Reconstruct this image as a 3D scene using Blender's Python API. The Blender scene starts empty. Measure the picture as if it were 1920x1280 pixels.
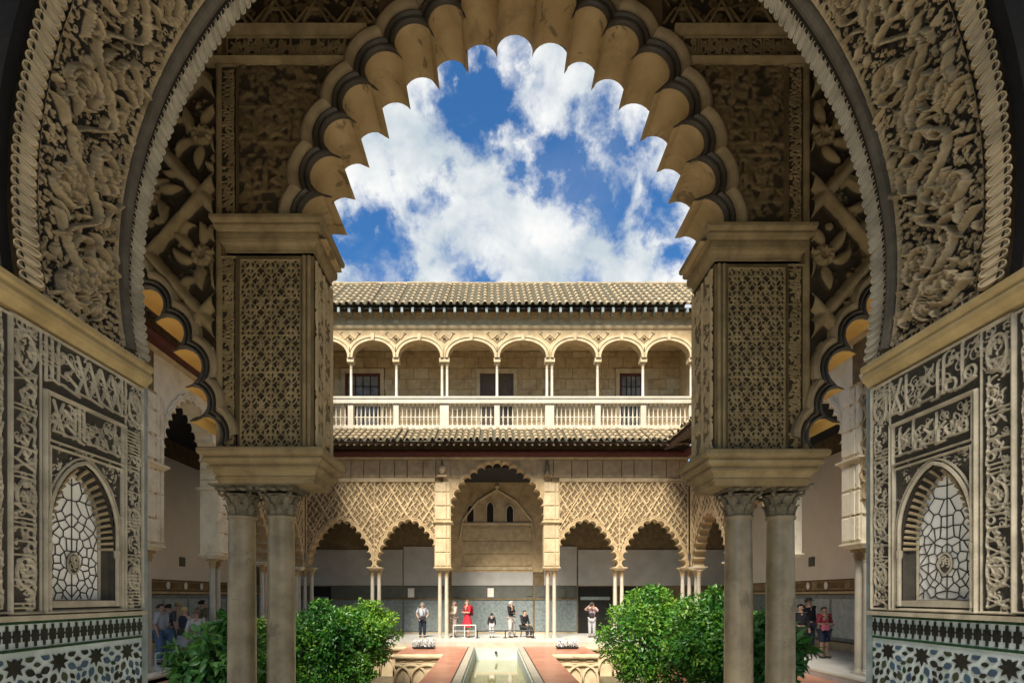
import bpy, math, random
import numpy as np
from mathutils import Vector, Matrix
from mathutils.geometry import tessellate_polygon, delaunay_2d_cdt
R = math.radians
PI = math.pi
scene = bpy.context.scene
C = scene.collection
rng = random.Random(7)
S = 1.15            # build units -> metres
EYE = 1.70          # eye height over the gallery floor, build units
# ------------------------------------------------------------------ camera
cam_d = bpy.data.cameras.new('camera'); cam = bpy.data.objects.new('camera', cam_d); C.objects.link(cam)
cam_d.sensor_width = 36; cam_d.lens = 36 * 1000 / 1920
cam_d.shift_x = 34 / 1920; cam_d.shift_y = 476 / 1920
cam_d.clip_start = 0.05; cam_d.clip_end = 3000
cam.location = (0, 0, 0); cam.rotation_euler = (R(90), 0, 0)
scene.camera = cam
# ------------------------------------------------------------------ light
SUN_EL, SUN_AZ = 50, 197      # azimuth measured clockwise from +Y
world = bpy.data.worlds.new('World'); scene.world = world; world.use_nodes = True
wn, wl = world.node_tree.nodes, world.node_tree.links
wn.clear()
def wnode(t, **k):
    n = wn.new(t)
    for a, b in k.items(): setattr(n, a, b)
    return n
wout = wnode('ShaderNodeOutputWorld'); bg = wnode('ShaderNodeBackground')
sky = wnode('ShaderNodeTexSky', sky_type='NISHITA', sun_disc=False)
sky.sun_elevation = R(SUN_EL); sky.sun_rotation = R(SUN_AZ); sky.air_density = 1.0; sky.dust_density = 0.4; sky.ozone_density = 2.0
tc = wnode('ShaderNodeTexCoord')
def wmath(op, a, b=None, c=None, clamp=False):
    n = wnode('ShaderNodeMath', operation=op, use_clamp=clamp)
    for i, v in enumerate((a, b, c)):
        if v is None: continue
        if isinstance(v, (int, float)): n.inputs[i].default_value = v
        else: wl.new(v, n.inputs[i])
    return n.outputs[0]
def wnoise(scale, detail, rough, dist=0.0, off=(0, 0, 0)):
    m = wnode('ShaderNodeMapping'); m.inputs['Location'].default_value = off
    wl.new(tc.outputs['Generated'], m.inputs['Vector'])
    n = wnode('ShaderNodeTexNoise'); n.inputs['Scale'].default_value = scale; n.inputs['Detail'].default_value = detail
    n.inputs['Roughness'].default_value = rough; n.inputs['Distortion'].default_value = dist
    wl.new(m.outputs[0], n.inputs['Vector'])
    return n
# cumulus: a scatter of cloud heads (directions on the dome) whose edges are broken up by noise
warp = wnoise(7.0, 8, 0.62)
sub = wnode('ShaderNodeVectorMath', operation='SUBTRACT'); wl.new(warp.outputs['Color'], sub.inputs[0]); sub.inputs[1].default_value = (.5, .5, .5)
scl = wnode('ShaderNodeVectorMath', operation='SCALE'); wl.new(sub.outputs[0], scl.inputs[0]); scl.inputs['Scale'].default_value = 0.27
wadd = wnode('ShaderNodeVectorMath', operation='ADD'); wl.new(tc.outputs['Generated'], wadd.inputs[0]); wl.new(scl.outputs[0], wadd.inputs[1])
def dirpx(x, y):
    return Vector(((x - 926) / 1000, 1.0, (1116 - y) / 1000)).normalized()
HEADS = [(760, 290, .11), (700, 240, .06), (860, 340, .115), (790, 390, .08), (960, 400, .115), (1040, 470, .09), (930, 480, .085), (1110, 470, .08), (1190, 450, .07), (1160, 500, .08), (820, 430, .05), (1240, 500, .06),
         (1020, 170, .06), (1090, 190, .055), (1150, 250, .085), (1190, 330, .06), (1110, 280, .045), (1015, 250, .035), (950, 255, .035), (1230, 400, .04), (985, 290, .03),
         (850, 180, .02), (870, 100, .035), (950, 60, .04), (1030, 90, .04), (690, 200, .06), (640, 340, .07), (1215, 200, .07), (1120, 100, .06), (1300, 300, .12), (560, 300, .12),
         (760, 40, .09), (1350, 480, .10), (1180, 60, .08), (660, 470, .035), (800, 510, .06), (720, 515, .05), (1000, 530, .09), (1230, 540, .08), (620, 560, .08)]
hr = random.Random(11)
for i in range(60):                               # the same kind of cloud over the rest of the dome
    a = hr.uniform(0, 2 * PI); e = hr.uniform(.12, 1.4)
    d = Vector((math.sin(a) * math.cos(e), math.cos(a) * math.cos(e), math.sin(e)))
    if min((d - dirpx(950, 300)).length, 9) < .42: continue
    HEADS.append((d, None, hr.uniform(.08, .2)))
acc = None
for h in HEADS:
    d = h[0] if h[1] is None else dirpx(h[0], h[1])
    dn = wnode('ShaderNodeVectorMath', operation='DISTANCE'); wl.new(wadd.outputs[0], dn.inputs[0]); dn.inputs[1].default_value = d
    v = wmath('SUBTRACT', 1.0, wmath('DIVIDE', dn.outputs['Value'], h[2]))
    acc = v if acc is None else wmath('SMOOTH_MAX', acc, v, .25)
GAPS = [(880, 160, .06), (840, 190, .04), (930, 200, .055), (880, 270, .045), (930, 300, .03), (1060, 320, .045), (1085, 380, .045), (1105, 430, .03), (1145, 300, .035), (1235, 350, .04), (1245, 455, .03), (655, 430, .04), (700, 500, .045), (640, 505, .045), (930, 120, .04), (1010, 330, .03), (790, 385, .025), (915, 525, .03), (740, 250, .015)]
gac = None
for x, y, r in GAPS:
    dn = wnode('ShaderNodeVectorMath', operation='DISTANCE'); wl.new(wadd.outputs[0], dn.inputs[0]); dn.inputs[1].default_value = dirpx(x, y)
    v = wmath('SUBTRACT', 1.0, wmath('DIVIDE', dn.outputs['Value'], r * 1.7)); gac = wmath('MAXIMUM', gac if gac is not None else 0.0, v)
acc = wmath('SUBTRACT', acc, wmath('MULTIPLY', gac, 1.25))
fine = wnoise(16.0, 9, 0.66, 0.4)
dens = wmath('ADD', acc, wmath('MULTIPLY', wmath('SUBTRACT', fine.outputs['Fac'], .5), 2.3))
mr = wnode('ShaderNodeMapRange', interpolation_type='SMOOTHSTEP'); wl.new(dens, mr.inputs['Value'])
mr.inputs['From Min'].default_value = -.55; mr.inputs['From Max'].default_value = .72
wisps = wnoise(4.0, 7, 0.6, 0.8, (3, 1, 2))
mr2 = wnode('ShaderNodeMapRange'); wl.new(wisps.outputs['Fac'], mr2.inputs['Value'])
mr2.inputs['From Min'].default_value = .50; mr2.inputs['From Max'].default_value = .85; mr2.inputs['To Max'].default_value = .16
cover = wmath('MAXIMUM', mr.outputs[0], mr2.outputs[0])
# thin places and thick places of the cloud
shade = wnoise(9.0, 6, 0.55, 0.3, (.3, .1, .7))
mr3 = wnode('ShaderNodeMapRange'); wl.new(shade.outputs['Fac'], mr3.inputs['Value'])
mr3.inputs['From Min'].default_value = .36; mr3.inputs['From Max'].default_value = .60
ccol = wnode('ShaderNodeMix', data_type='RGBA'); wl.new(mr3.outputs[0], ccol.inputs['Factor'])
ccol.inputs[6].default_value = (1.62, 1.85, 2.0, 1); ccol.inputs[7].default_value = (2.72, 2.72, 2.68, 1)
skm = wnode('ShaderNodeMix', data_type='RGBA', blend_type='MULTIPLY'); skm.inputs['Factor'].default_value = 1
wl.new(sky.outputs[0], skm.inputs[6]); skm.inputs[7].default_value = (.16, .34, .48, 1)
mixc = wnode('ShaderNodeMix', data_type='RGBA'); wl.new(cover, mixc.inputs['Factor'])
wl.new(skm.outputs[2], mixc.inputs[6]); wl.new(ccol.outputs[2], mixc.inputs[7])
wl.new(mixc.outputs[2], bg.inputs['Color']); bg.inputs['Strength'].default_value = 0.105
wl.new(bg.outputs[0], wout.inputs['Surface'])
sun_d = bpy.data.lights.new('sun', 'SUN'); sun = bpy.data.objects.new('sun', sun_d); C.objects.link(sun)
sun_d.energy = 3.0; sun_d.angle = R(24); sun_d.color = (1.0, .93, .82)
sd = Vector((math.sin(R(SUN_AZ)) * math.cos(R(SUN_EL)), math.cos(R(SUN_AZ)) * math.cos(R(SUN_EL)), math.sin(R(SUN_EL))))
sun.rotation_euler = sd.to_track_quat('Z', 'Y').to_euler(); sun.location = sd * 60
vs = scene.view_settings; vs.view_transform = 'Standard'; vs.look = 'None'; vs.gamma = 1; vs.exposure = 1.8; vs.use_curve_mapping = False
scene.cycles.max_bounces = 8; scene.cycles.diffuse_bounces = 5
scene.cycles.use_denoising = True

# ------------------------------------------------------------------ materials
MARGS = {}
def mat(name, col, col2=None, rough=.8, nscale=3.0, bump=.0, bscale=40., spec=.3, stain=None, sscale=.7, metal=0., trans=0., vein=None, ground=None):
    MARGS[name] = dict(col=col, col2=col2, rough=rough, nscale=nscale, bump=bump, bscale=bscale, spec=spec, stain=stain, sscale=sscale)
    m = bpy.data.materials.new(name); m.use_nodes = True
    n, l = m.node_tree.nodes, m.node_tree.links
    b = n['Principled BSDF']; b.inputs['Roughness'].default_value = rough; b.inputs['Metallic'].default_value = metal
    b.inputs['Specular IOR Level'].default_value = spec
    geo = n.new('ShaderNodeNewGeometry')
    def noise(sc, det=6, ro=.6, dist=0):
        t = n.new('ShaderNodeTexNoise'); t.inputs['Scale'].default_value = sc; t.inputs['Detail'].default_value = det
        t.inputs['Roughness'].default_value = ro; t.inputs['Distortion'].default_value = dist
        l.new(geo.outputs['Position'], t.inputs['Vector']); return t.outputs['Fac']
    def ramp(src, a, bb):
        r = n.new('ShaderNodeMapRange'); l.new(src, r.inputs['Value']); r.inputs['From Min'].default_value = a; r.inputs['From Max'].default_value = bb
        return r.outputs[0]
    def mix(f, a, bb):
        x = n.new('ShaderNodeMix'); x.data_type = 'RGBA'; l.new(f, x.inputs['Factor'])
        for i, v in ((6, a), (7, bb)):
            if isinstance(v, tuple): x.inputs[i].default_value = v if len(v) == 4 else v + (1,)
            else: l.new(v, x.inputs[i])
        return x.outputs[2]
    c = mix(ramp(noise(nscale), .35, .65), col, col2 or tuple(x * .7 for x in col))
    if stain: c = mix(ramp(noise(sscale, 8, .7, .6), .52, .72), c, stain)
    if vein: c = mix(ramp(noise(vein[1], 5, .6, 2.5), .60, .64), c, vein[0])
    if ground:                      # painted ground of a carved panel: its own colour in the sunk parts
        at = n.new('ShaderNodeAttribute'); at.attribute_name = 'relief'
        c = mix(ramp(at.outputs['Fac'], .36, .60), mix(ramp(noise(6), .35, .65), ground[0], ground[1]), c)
    l.new(c, b.inputs['Base Color'])
    if trans: b.inputs['Transmission Weight'].default_value = trans
    if bump:
        bp = n.new('ShaderNodeBump'); bp.inputs['Strength'].default_value = bump; bp.inputs['Distance'].default_value = .01
        l.new(noise(bscale, 8, .65), bp.inputs['Height']); l.new(bp.outputs[0], b.inputs['Normal'])
    return m
M = {}
M['stucco'] = mat('warm_stucco', (.50, .375, .21), (.38, .275, .145), .9, 4, .35, 60, stain=(.25, .18, .095), sscale=1.3)
M['cream'] = mat('sunlit_cream_plaster', (.80, .72, .55), (.70, .61, .44), .9, 3, .35, 45, stain=(.52, .43, .29), sscale=1.6)  # pale cream lightened further: missing sun on the side facades put into the colour
M['stucco_light'] = mat('pale_stucco', (.56, .445, .275), (.43, .335, .195), .9, 3, .3, 50, stain=(.30, .235, .14), sscale=1.5)
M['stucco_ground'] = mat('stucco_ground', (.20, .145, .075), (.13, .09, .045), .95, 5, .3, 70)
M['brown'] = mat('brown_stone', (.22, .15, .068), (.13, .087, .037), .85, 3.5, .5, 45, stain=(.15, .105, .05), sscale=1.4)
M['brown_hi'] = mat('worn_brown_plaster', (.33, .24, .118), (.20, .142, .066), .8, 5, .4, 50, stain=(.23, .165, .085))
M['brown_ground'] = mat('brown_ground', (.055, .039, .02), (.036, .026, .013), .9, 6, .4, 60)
M['soffit'] = mat('ochre_soffit', (.50, .36, .18), (.40, .275, .125), .65, 2.2, .15, 30, stain=(.30, .20, .10), sscale=2.6, vein=((.22, .15, .075), 1.7))
M['soffit_bounce'] = mat('bounce_tinted_soffit', (.72, .45, .13), (.62, .36, .09), .6, 2.2, .15, 30, stain=(.50, .30, .10), sscale=1.8)  # soffit of the side arches, warm courtyard bounce painted into its colour
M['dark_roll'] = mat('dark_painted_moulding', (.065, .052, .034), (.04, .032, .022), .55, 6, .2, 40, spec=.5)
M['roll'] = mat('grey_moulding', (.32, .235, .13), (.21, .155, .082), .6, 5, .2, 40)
M['carve'] = mat('carved_plaster', (.33, .25, .145), (.20, .148, .08), .75, 9, .5, 70, stain=(.13, .10, .06), sscale=2.6)
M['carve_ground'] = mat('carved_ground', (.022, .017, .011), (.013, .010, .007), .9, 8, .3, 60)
M['jamb'] = mat('jamb_plaster', (.40, .345, .25), (.26, .22, .155), .75, 7, .4, 80, stain=(.19, .165, .115), sscale=3.2)
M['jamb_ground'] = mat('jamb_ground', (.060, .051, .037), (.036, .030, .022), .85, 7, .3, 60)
M['cornice'] = mat('gilt_cornice', (.42, .31, .145), (.26, .185, .08), .55, 4, .3, 35, stain=(.24, .19, .08), sscale=2.8)
M['black_wall'] = mat('near_black_wall', (.007, .0055, .005), (.003, .0025, .0025), .9, 8, .6, 30)  # one near-black base colour for the front wall and jamb cores
M['rib'] = mat('dark_wood_rib', (.10, .082, .058), (.06, .048, .033), .7, 9, .6, 35)
M['marble_col'] = mat('brown_marble', (.33, .25, .145), (.18, .13, .07), .32, 3.2, .12, 20, spec=.5, stain=(.38, .30, .19), sscale=1.0, vein=((.17, .12, .07), .9))
M['marble'] = mat('white_marble', (.50, .45, .35), (.40, .355, .27), .4, 2.5, .1, 25, spec=.5, stain=(.45, .41, .33))
M['capital'] = mat('dark_capital', (.19, .155, .10), (.10, .08, .05), .7, 9, .5, 60)
M['plaster'] = mat('white_plaster', (.76, .70, .60), (.70, .64, .55), .9, 1.5, .15, 20)
M['plaster_grey'] = mat('grey_plaster', (.42, .40, .36), (.36, .34, .305), .9, 1.8, .15, 20)
M['dado'] = mat('grey_dado', (.23, .26, .25), (.13, .155, .15), .5, 9, .1, 20, stain=(.24, .26, .22))
M['dado_dark'] = mat('dark_dado_band', (.115, .115, .095), (.085, .085, .07), .6, 3)
M['void'] = mat('dark_interior', (.018, .017, .014), (.012, .011, .009), .9, 3)
M['wood'] = mat('maroon_wood', (.12, .034, .026), (.07, .024, .018), .7, 5, .3, 30)
M['wood_dark'] = mat('dark_eave_wood', (.03, .027, .024), (.02, .018, .016), .8, 5, .3, 30)
M['rafter'] = mat('weathered_rafter', (.30, .25, .17), (.20, .16, .11), .8, 5, .3, 30)
M['roof'] = mat('lichened_roof_tile', (.38, .295, .18), (.19, .145, .085), .9, 4, .5, 25, stain=(.22, .20, .12), sscale=2.2)
M['roof_bed'] = mat('roof_bed', (.09, .08, .05), (.05, .045, .03), .95, 6, .5, 25)
M['deck'] = mat('red_brick_paving', (.42, .165, .095), (.50, .24, .15), .28, 1.6, .15, 30, spec=.5, stain=(.36, .13, .08), sscale=1.2)
M['pave'] = mat('grey_marble_paving', (.58, .56, .50), (.48, .46, .40), .35, 1.5, .1, 15, spec=.5)
M['soil'] = mat('garden_soil', (.16, .12, .075), (.10, .085, .045), .95, 3, .6, 20, stain=(.10, .12, .04))
M['pool_wall'] = mat('pool_plaster', (.46, .50, .46), (.37, .42, .38), .5, 2, .1, 20)
M['glaze_w'] = mat('white_glaze', (.44, .48, .455), (.31, .35, .33), .25, 6, .05, 20, spec=.6)
M['glaze_k'] = mat('black_glaze', (.022, .020, .016), (.012, .011, .01), .25, 8, .05, 20, spec=.6)
M['glaze_g'] = mat('green_glaze', (.014, .048, .02), (.01, .03, .012), .25, 8, .05, 20, spec=.6)
M['glaze_b'] = mat('blue_glaze', (.05, .085, .12), (.035, .05, .075), .25, 5, .05, 20, spec=.6)
M['glaze_o'] = mat('olive_glaze', (.045, .05, .03), (.03, .035, .02), .25, 5, .05, 20, spec=.6)
M['pane'] = mat('milky_window_plaster', (.80, .77, .70), (.70, .67, .60), .6, 3, .1, 30)
M['metal'] = mat('dark_metal', (.05, .05, .05), (.03, .03, .03), .4, 5, metal=.6)
M['rail'] = mat('pale_rail', (.55, .54, .50), (.45, .44, .40), .4, 5)
M['bark'] = mat('bark', (.10, .075, .05), (.06, .045, .03), .9, 12, .8, 30)
M['glass'] = mat('window_glass', (.24, .225, .20), (.12, .11, .10), .3, 4, spec=.4)
M['white_paint'] = mat('white_petals', (.75, .75, .72), (.62, .62, .58), .7, 9)
def leafmat(name, a, b, c):
    m = bpy.data.materials.new(name); m.use_nodes = True
    n, l = m.node_tree.nodes, m.node_tree.links; p = n['Principled BSDF']
    at = n.new('ShaderNodeAttribute'); at.attribute_name = 'tint'
    cr = n.new('ShaderNodeValToRGB'); e = cr.color_ramp.elements
    e[0].color = a + (1,); e[1].color = c + (1,); x = e.new(.5); x.color = b + (1,)
    oi = n.new('ShaderNodeObjectInfo'); ad = n.new('ShaderNodeMath'); ad.operation = 'ADD'; ad.use_clamp = True
    mu = n.new('ShaderNodeMath'); mu.operation = 'MULTIPLY'; mu.inputs[1].default_value = .5
    l.new(oi.outputs['Random'], mu.inputs[0]); l.new(at.outputs['Fac'], ad.inputs[0]); l.new(mu.outputs[0], ad.inputs[1])
    l.new(ad.outputs[0], cr.inputs['Fac']); l.new(cr.outputs[0], p.inputs['Base Color'])
    p.inputs['Roughness'].default_value = .38; p.inputs['Specular IOR Level'].default_value = .45
    tr = n.new('ShaderNodeBsdfTranslucent'); l.new(cr.outputs[0], tr.inputs['Color'])
    mx = n.new('ShaderNodeMixShader'); mx.inputs[0].default_value = .3
    l.new(p.outputs[0], mx.inputs[1]); l.new(tr.outputs[0], mx.inputs[2]); l.new(mx.outputs[0], n['Material Output'].inputs['Surface'])
    return m
M['leaf'] = leafmat('orange_tree_leaf', (.015, .075, .012), (.05, .19, .02), (.20, .35, .03))
M['leaf_big'] = leafmat('laurel_leaf', (.035, .13, .025), (.08, .23, .04), (.17, .36, .075))
wm = mat('pool_water', (.30, .27, .13), (.24, .22, .10), .03, 1.2, .06, 6, spec=.6); M['water'] = wm
_cm = {}
def cmat(c, rough=.8):
    k = (c, rough)
    if k not in _cm: _cm[k] = mat('cloth' if rough > .6 else 'skin', c, tuple(x * .75 for x in c), rough, 20, .2, 60)
    return _cm[k]

_gm = {}
def carved(a, g):
    k = (a.name, g.name)
    if k not in _gm: _gm[k] = mat(a.name + '_on_ground', ground=(MARGS[g.name]['col'], MARGS[g.name]['col2']), **MARGS[a.name])
    return _gm[k]
# ------------------------------------------------------------------ mesh helpers
def wloc(o):
    v = Vector((0, 0, 0))
    while o is not None:
        v += Vector(o.location); o = o.parent
    return v
def link(name, me, parent=None, loc=(0, 0, 0)):
    o = bpy.data.objects.new(name, me); C.objects.link(o); o.location = loc
    if parent is not None: o.parent = parent
    return o
def thing(name, label, cat, base=(0, 0, 0), group=None, rz=0):
    o = bpy.data.objects.new(name, None); C.objects.link(o); o.location = base; o.rotation_euler = (0, 0, rz)
    o['label'] = label; o['category'] = cat
    if group: o['group'] = group
    o.empty_display_size = .1
    return o
def tag(o, label, cat, group=None):
    o['label'] = label; o['category'] = cat
    if group: o['group'] = group
    return o
def struct(o): o['kind'] = 'structure'; return o
class MB:
    def __init__(s): s.v = []; s.f = []; s.mi = []; s.cur = 0
    def add(s, vs, fs):
        k = len(s.v); s.v += [tuple(x) for x in vs]; s.f += [tuple(i + k for i in f) for f in fs]; s.mi += [s.cur] * len(fs)
        return s
    def box(s, x0, x1, y0, y1, z0, z1):
        return s.add([(x0, y0, z0), (x1, y0, z0), (x1, y1, z0), (x0, y1, z0), (x0, y0, z1), (x1, y0, z1), (x1, y1, z1), (x0, y1, z1)],
              [(3, 2, 1, 0), (4, 5, 6, 7), (0, 1, 5, 4), (1, 2, 6, 5), (2, 3, 7, 6), (3, 0, 4, 7)])
    def bev(s, x0, x1, y0, y1, z0, z1, b):
        # a box with its front (-Y) edges chamfered
        V = [(x0, y1, z0), (x1, y1, z0), (x1, y1, z1), (x0, y1, z1), (x0, y0 + b, z0), (x1, y0 + b, z0), (x1, y0 + b, z1), (x0, y0 + b, z1),
             (x0 + b, y0, z0 + b), (x1 - b, y0, z0 + b), (x1 - b, y0, z1 - b), (x0 + b, y0, z1 - b)]
        return s.add(V, [(0, 3, 2, 1), (0, 1, 5, 4), (1, 2, 6, 5), (2, 3, 7, 6), (3, 0, 4, 7), (4, 5, 9, 8), (5, 6, 10, 9), (6, 7, 11, 10), (7, 4, 8, 11), (8, 9, 10, 11)])
    def grid(s, rows, closed=False, flip=False):
        n = len(rows[0]); V = [p for r in rows for p in r]; F = []
        for i in range(len(rows) - 1):
            for j in range(n if closed else n - 1):
                a, b = i * n + j, i * n + (j + 1) % n
                q = (a, b, b + n, a + n); F.append(q[::-1] if flip else q)
        return s.add(V, F)
    def tube(s, pts, rad, n=6, closed=False, flat=1.0, up=None):
        pts = [Vector(p) for p in pts]; m = len(pts); rows = []
        if up is None and m > 2:
            rg_ = [max(p[i] for p in pts) - min(p[i] for p in pts) for i in range(3)]; k_ = rg_.index(min(rg_))
            if rg_[k_] < 1e-3: up = [1.0 if i == k_ else 0.0 for i in range(3)]
        for i, p in enumerate(pts):
            a = pts[(i - 1) % m] if (closed or i) else p; b = pts[(i + 1) % m] if (closed or i < m - 1) else p
            t = (b - a).normalized(); u = Vector(up) if up else (Vector((0, 0, 1)) if abs(t.z) < .9 else Vector((1, 0, 0)))
            w = t.cross(u).normalized(); u = w.cross(t).normalized(); r = rad[i] if hasattr(rad, '__len__') else rad
            rows.append([p + (w * math.cos(2 * PI * k / n) + u * math.sin(2 * PI * k / n) * flat) * r for k in range(n)])
        if closed: rows.append(rows[0])
        s.grid(rows, True)
        if not closed:
            k = len(s.v); s.v += [tuple(x) for x in rows[0]] + [tuple(x) for x in rows[-1]]
            s.f += [tuple(range(k, k + n))[::-1], tuple(range(k + n, k + 2 * n))]; s.mi += [s.cur] * 2
        return s
    def lathe(s, prof, c=(0, 0, 0), n=20, sq=None):
        rows = []
        for r, z in prof: rows.append([(c[0] + r * math.cos(2 * PI * k / n), c[1] + r * math.sin(2 * PI * k / n), c[2] + z) for k in range(n)])
        s.grid(rows, True); k = len(s.v); s.v += rows[0] + rows[-1]
        s.f += [tuple(range(k, k + n))[::-1], tuple(range(k + n, k + 2 * n))]; s.mi += [s.cur] * 2
        return s
    def ring(s, x0, x1, y0, y1, prof, sides=None):
        # moulding profile [(out, z)] carried round a rectangle, mitred
        rows = [[(x0 - o, y0 - o, z), (x1 + o, y0 - o, z), (x1 + o, y1 + o, z), (x0 - o, y1 + o, z)] for o, z in prof]
        s.grid(rows, True); k = len(s.v); s.v += rows[0] + rows[-1]; s.f += [(k + 3, k + 2, k + 1, k), (k + 4, k + 5, k + 6, k + 7)]; s.mi += [s.cur] * 2
        return s
    def extr(s, prof, x0, x1):
        # moulding profile [(y, z)] run straight along X
        n = len(prof); V = [(x0, y, z) for y, z in prof] + [(x1, y, z) for y, z in prof]
        return s.add(V, [(i, (i + 1) % n, (i + 1) % n + n, i + n) for i in range(n)] + [tuple(range(n))[::-1], tuple(range(n, 2 * n))])
    def plate(s, outline, y0, y1, holes=(), f=None):
        # (u, z) polygon with holes, from y0 (front) to y1 (back)
        f = f or (lambda u, z, y: (u, y, z))
        loops = [list(outline)] + [list(h) for h in holes]
        flat = [p for lp in loops for p in lp]
        tris = tessellate_polygon([[Vector((p[0], p[1], 0)) for p in lp] for lp in loops])
        n = len(flat); V = [f(p[0], p[1], y0) for p in flat] + [f(p[0], p[1], y1) for p in flat]; F = []
        for t in tris:
            a, b, c = [flat[i] for i in t]; ar = (b[0] - a[0]) * (c[1] - a[1]) - (c[0] - a[0]) * (b[1] - a[1])
            t = t if ar > 0 else t[::-1]; F.append(tuple(t)); F.append(tuple(i + n for i in t[::-1]))
        k = 0
        for lp in loops:
            m = len(lp)
            for i in range(m): F.append((k + i, k + (i + 1) % m, k + (i + 1) % m + n, k + i + n))
            k += m
        return s.add(V, F)
    def mesh(s, name, mats, smooth=False, off=(0, 0, 0)):
        me = bpy.data.meshes.new(name); ox, oy, oz = off
        me.from_pydata([(x - ox, y - oy, z - oz) for x, y, z in s.v], [], s.f)
        for m in (mats if isinstance(mats, (list, tuple)) else [mats]): me.materials.append(m)
        if any(s.mi): me.polygons.foreach_set('material_index', s.mi)
        if smooth: sm(me)
        me.update(); return me
    def build(s, name, mats, parent=None, smooth=False, world=True, base=None):
        if parent is None and base is not None:
            return link(name, s.mesh(name, mats, smooth, base), None, base)
        off = wloc(parent) if (parent is not None and world) else (0, 0, 0)
        return link(name, s.mesh(name, mats, smooth, off), parent)
def sm(me, ang=40):
    me.polygons.foreach_set('use_smooth', [True] * len(me.polygons))
    try: me.set_sharp_from_angle(angle=R(ang))
    except Exception: pass
def mcache(name, mats, mb, smooth=False): return mb.mesh(name, mats, smooth)

# ------------------------------------------------------------------ carved relief: strokes on a height grid
class Cv:
    def __init__(s, W, H, res):
        s.W, s.H, s.res = W, H, res; s.nx, s.nz = int(round(W / res)) + 1, int(round(H / res)) + 1
        s.x = np.linspace(0, W, s.nx); s.z = np.linspace(0, H, s.nz); s.h = np.zeros((s.nz, s.nx))
    def win(s, x0, x1, z0, z1):
        i0 = max(0, int((x0) / s.res)); i1 = min(s.nx, int(x1 / s.res) + 2); j0 = max(0, int(z0 / s.res)); j1 = min(s.nz, int(z1 / s.res) + 2)
        return (i0, i1, j0, j1) if i1 > i0 and j1 > j0 else None
    def seg(s, p, q, w0, w1, h, pr='round'):
        w = max(w0, w1); k = s.win(min(p[0], q[0]) - w, max(p[0], q[0]) + w, min(p[1], q[1]) - w, max(p[1], q[1]) + w)
        if k is None: return
        i0, i1, j0, j1 = k; X = s.x[None, i0:i1] - p[0]; Z = s.z[j0:j1, None] - p[1]
        dx, dz = q[0] - p[0], q[1] - p[1]; L = dx * dx + dz * dz + 1e-12
        t = np.clip((X * dx + Z * dz) / L, 0, 1); r = np.hypot(X - t * dx, Z - t * dz) / (w0 + (w1 - w0) * t + 1e-6)
        if pr == 'round': v = np.sqrt(np.clip(1 - r * r, 0, 1))
        elif pr == 'flat': v = np.clip((1 - r) * 2.6, 0, 1)
        else: v = np.clip((1 - r) * 3.5, 0, 1) * (.45 + .55 * np.clip(r * 1.8, 0, 1))
        W = s.h[j0:j1, i0:i1]; np.maximum(W, h * v, out=W)
    def poly(s, pts, w, h, pr='round', w1=None):
        n = len(pts) - 1
        for i in range(n):
            a = w if w1 is None else w + (w1 - w) * i / n; b = w if w1 is None else w + (w1 - w) * (i + 1) / n
            s.seg(pts[i], pts[i + 1], a, b, h, pr)
    def leaf(s, p, ang, L, w, curl, h, pr='groove', n=9):
        x, z = p; pts = [(x, z)]; a = ang
        for i in range(n):
            a += curl / n; x += math.cos(a) * L / n; z += math.sin(a) * L / n; pts.append((x, z))
        ws = [w * (math.sin(PI * min(1, (i / n) ** .75 * .97 + .03)) + .08) for i in range(n + 1)]
        for i in range(n): s.seg(pts[i], pts[i + 1], ws[i], ws[i + 1], h * (.75 + .25 * math.sin(PI * i / n)), pr)
        return pts[-1], a
    def scroll(s, c, r, turns, w, h, a0=0, sgn=1, pr='round'):
        n = int(14 * turns) + 4
        pts = [(c[0] + r * (1 - .8 * i / n) * math.cos(a0 + sgn * 2 * PI * turns * i / n), c[1] + r * (1 - .8 * i / n) * math.sin(a0 + sgn * 2 * PI * turns * i / n)) for i in range(n + 1)]
        s.poly(pts, w, h, pr, w * .6); return pts
    def flower(s, c, r, n, h, hole=.25):
        k = s.win(c[0] - r, c[0] + r, c[1] - r, c[1] + r)
        if k is None: return
        i0, i1, j0, j1 = k; X = s.x[None, i0:i1] - c[0]; Z = s.z[j0:j1, None] - c[1]; ro = np.hypot(X, Z) / r; th = np.arctan2(Z, X)
        v = np.sqrt(np.clip(1 - ro * ro, 0, 1)) * (.68 + .32 * np.cos(n * th)) * np.where(ro < hole, .5, 1)
        W = s.h[j0:j1, i0:i1]; np.maximum(W, h * v, out=W)
    def frame(s, x0, x1, z0, z1, w, h):
        for a, b in (((x0, z0), (x1, z0)), ((x1, z0), (x1, z1)), ((x1, z1), (x0, z1)), ((x0, z1), (x0, z0))): s.seg(a, b, w, w, h, 'flat')
def boxblur(h, r):
    for ax in (0, 1):
        p_ = np.pad(h, [(r + 1, r) if i == ax else (0, 0) for i in (0, 1)], mode='edge'); c_ = np.cumsum(p_, axis=ax)
        h = (np.take(c_, range(2 * r + 1, c_.shape[ax]), axis=ax) - np.take(c_, range(0, c_.shape[ax] - 2 * r - 1), axis=ax)) / (2 * r + 1)
    return h
def undercut(cv, r, k): cv.h = np.clip(cv.h + k * (cv.h - boxblur(boxblur(cv.h, r), r)), 0, cv.h.max() * 1.15)
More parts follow.
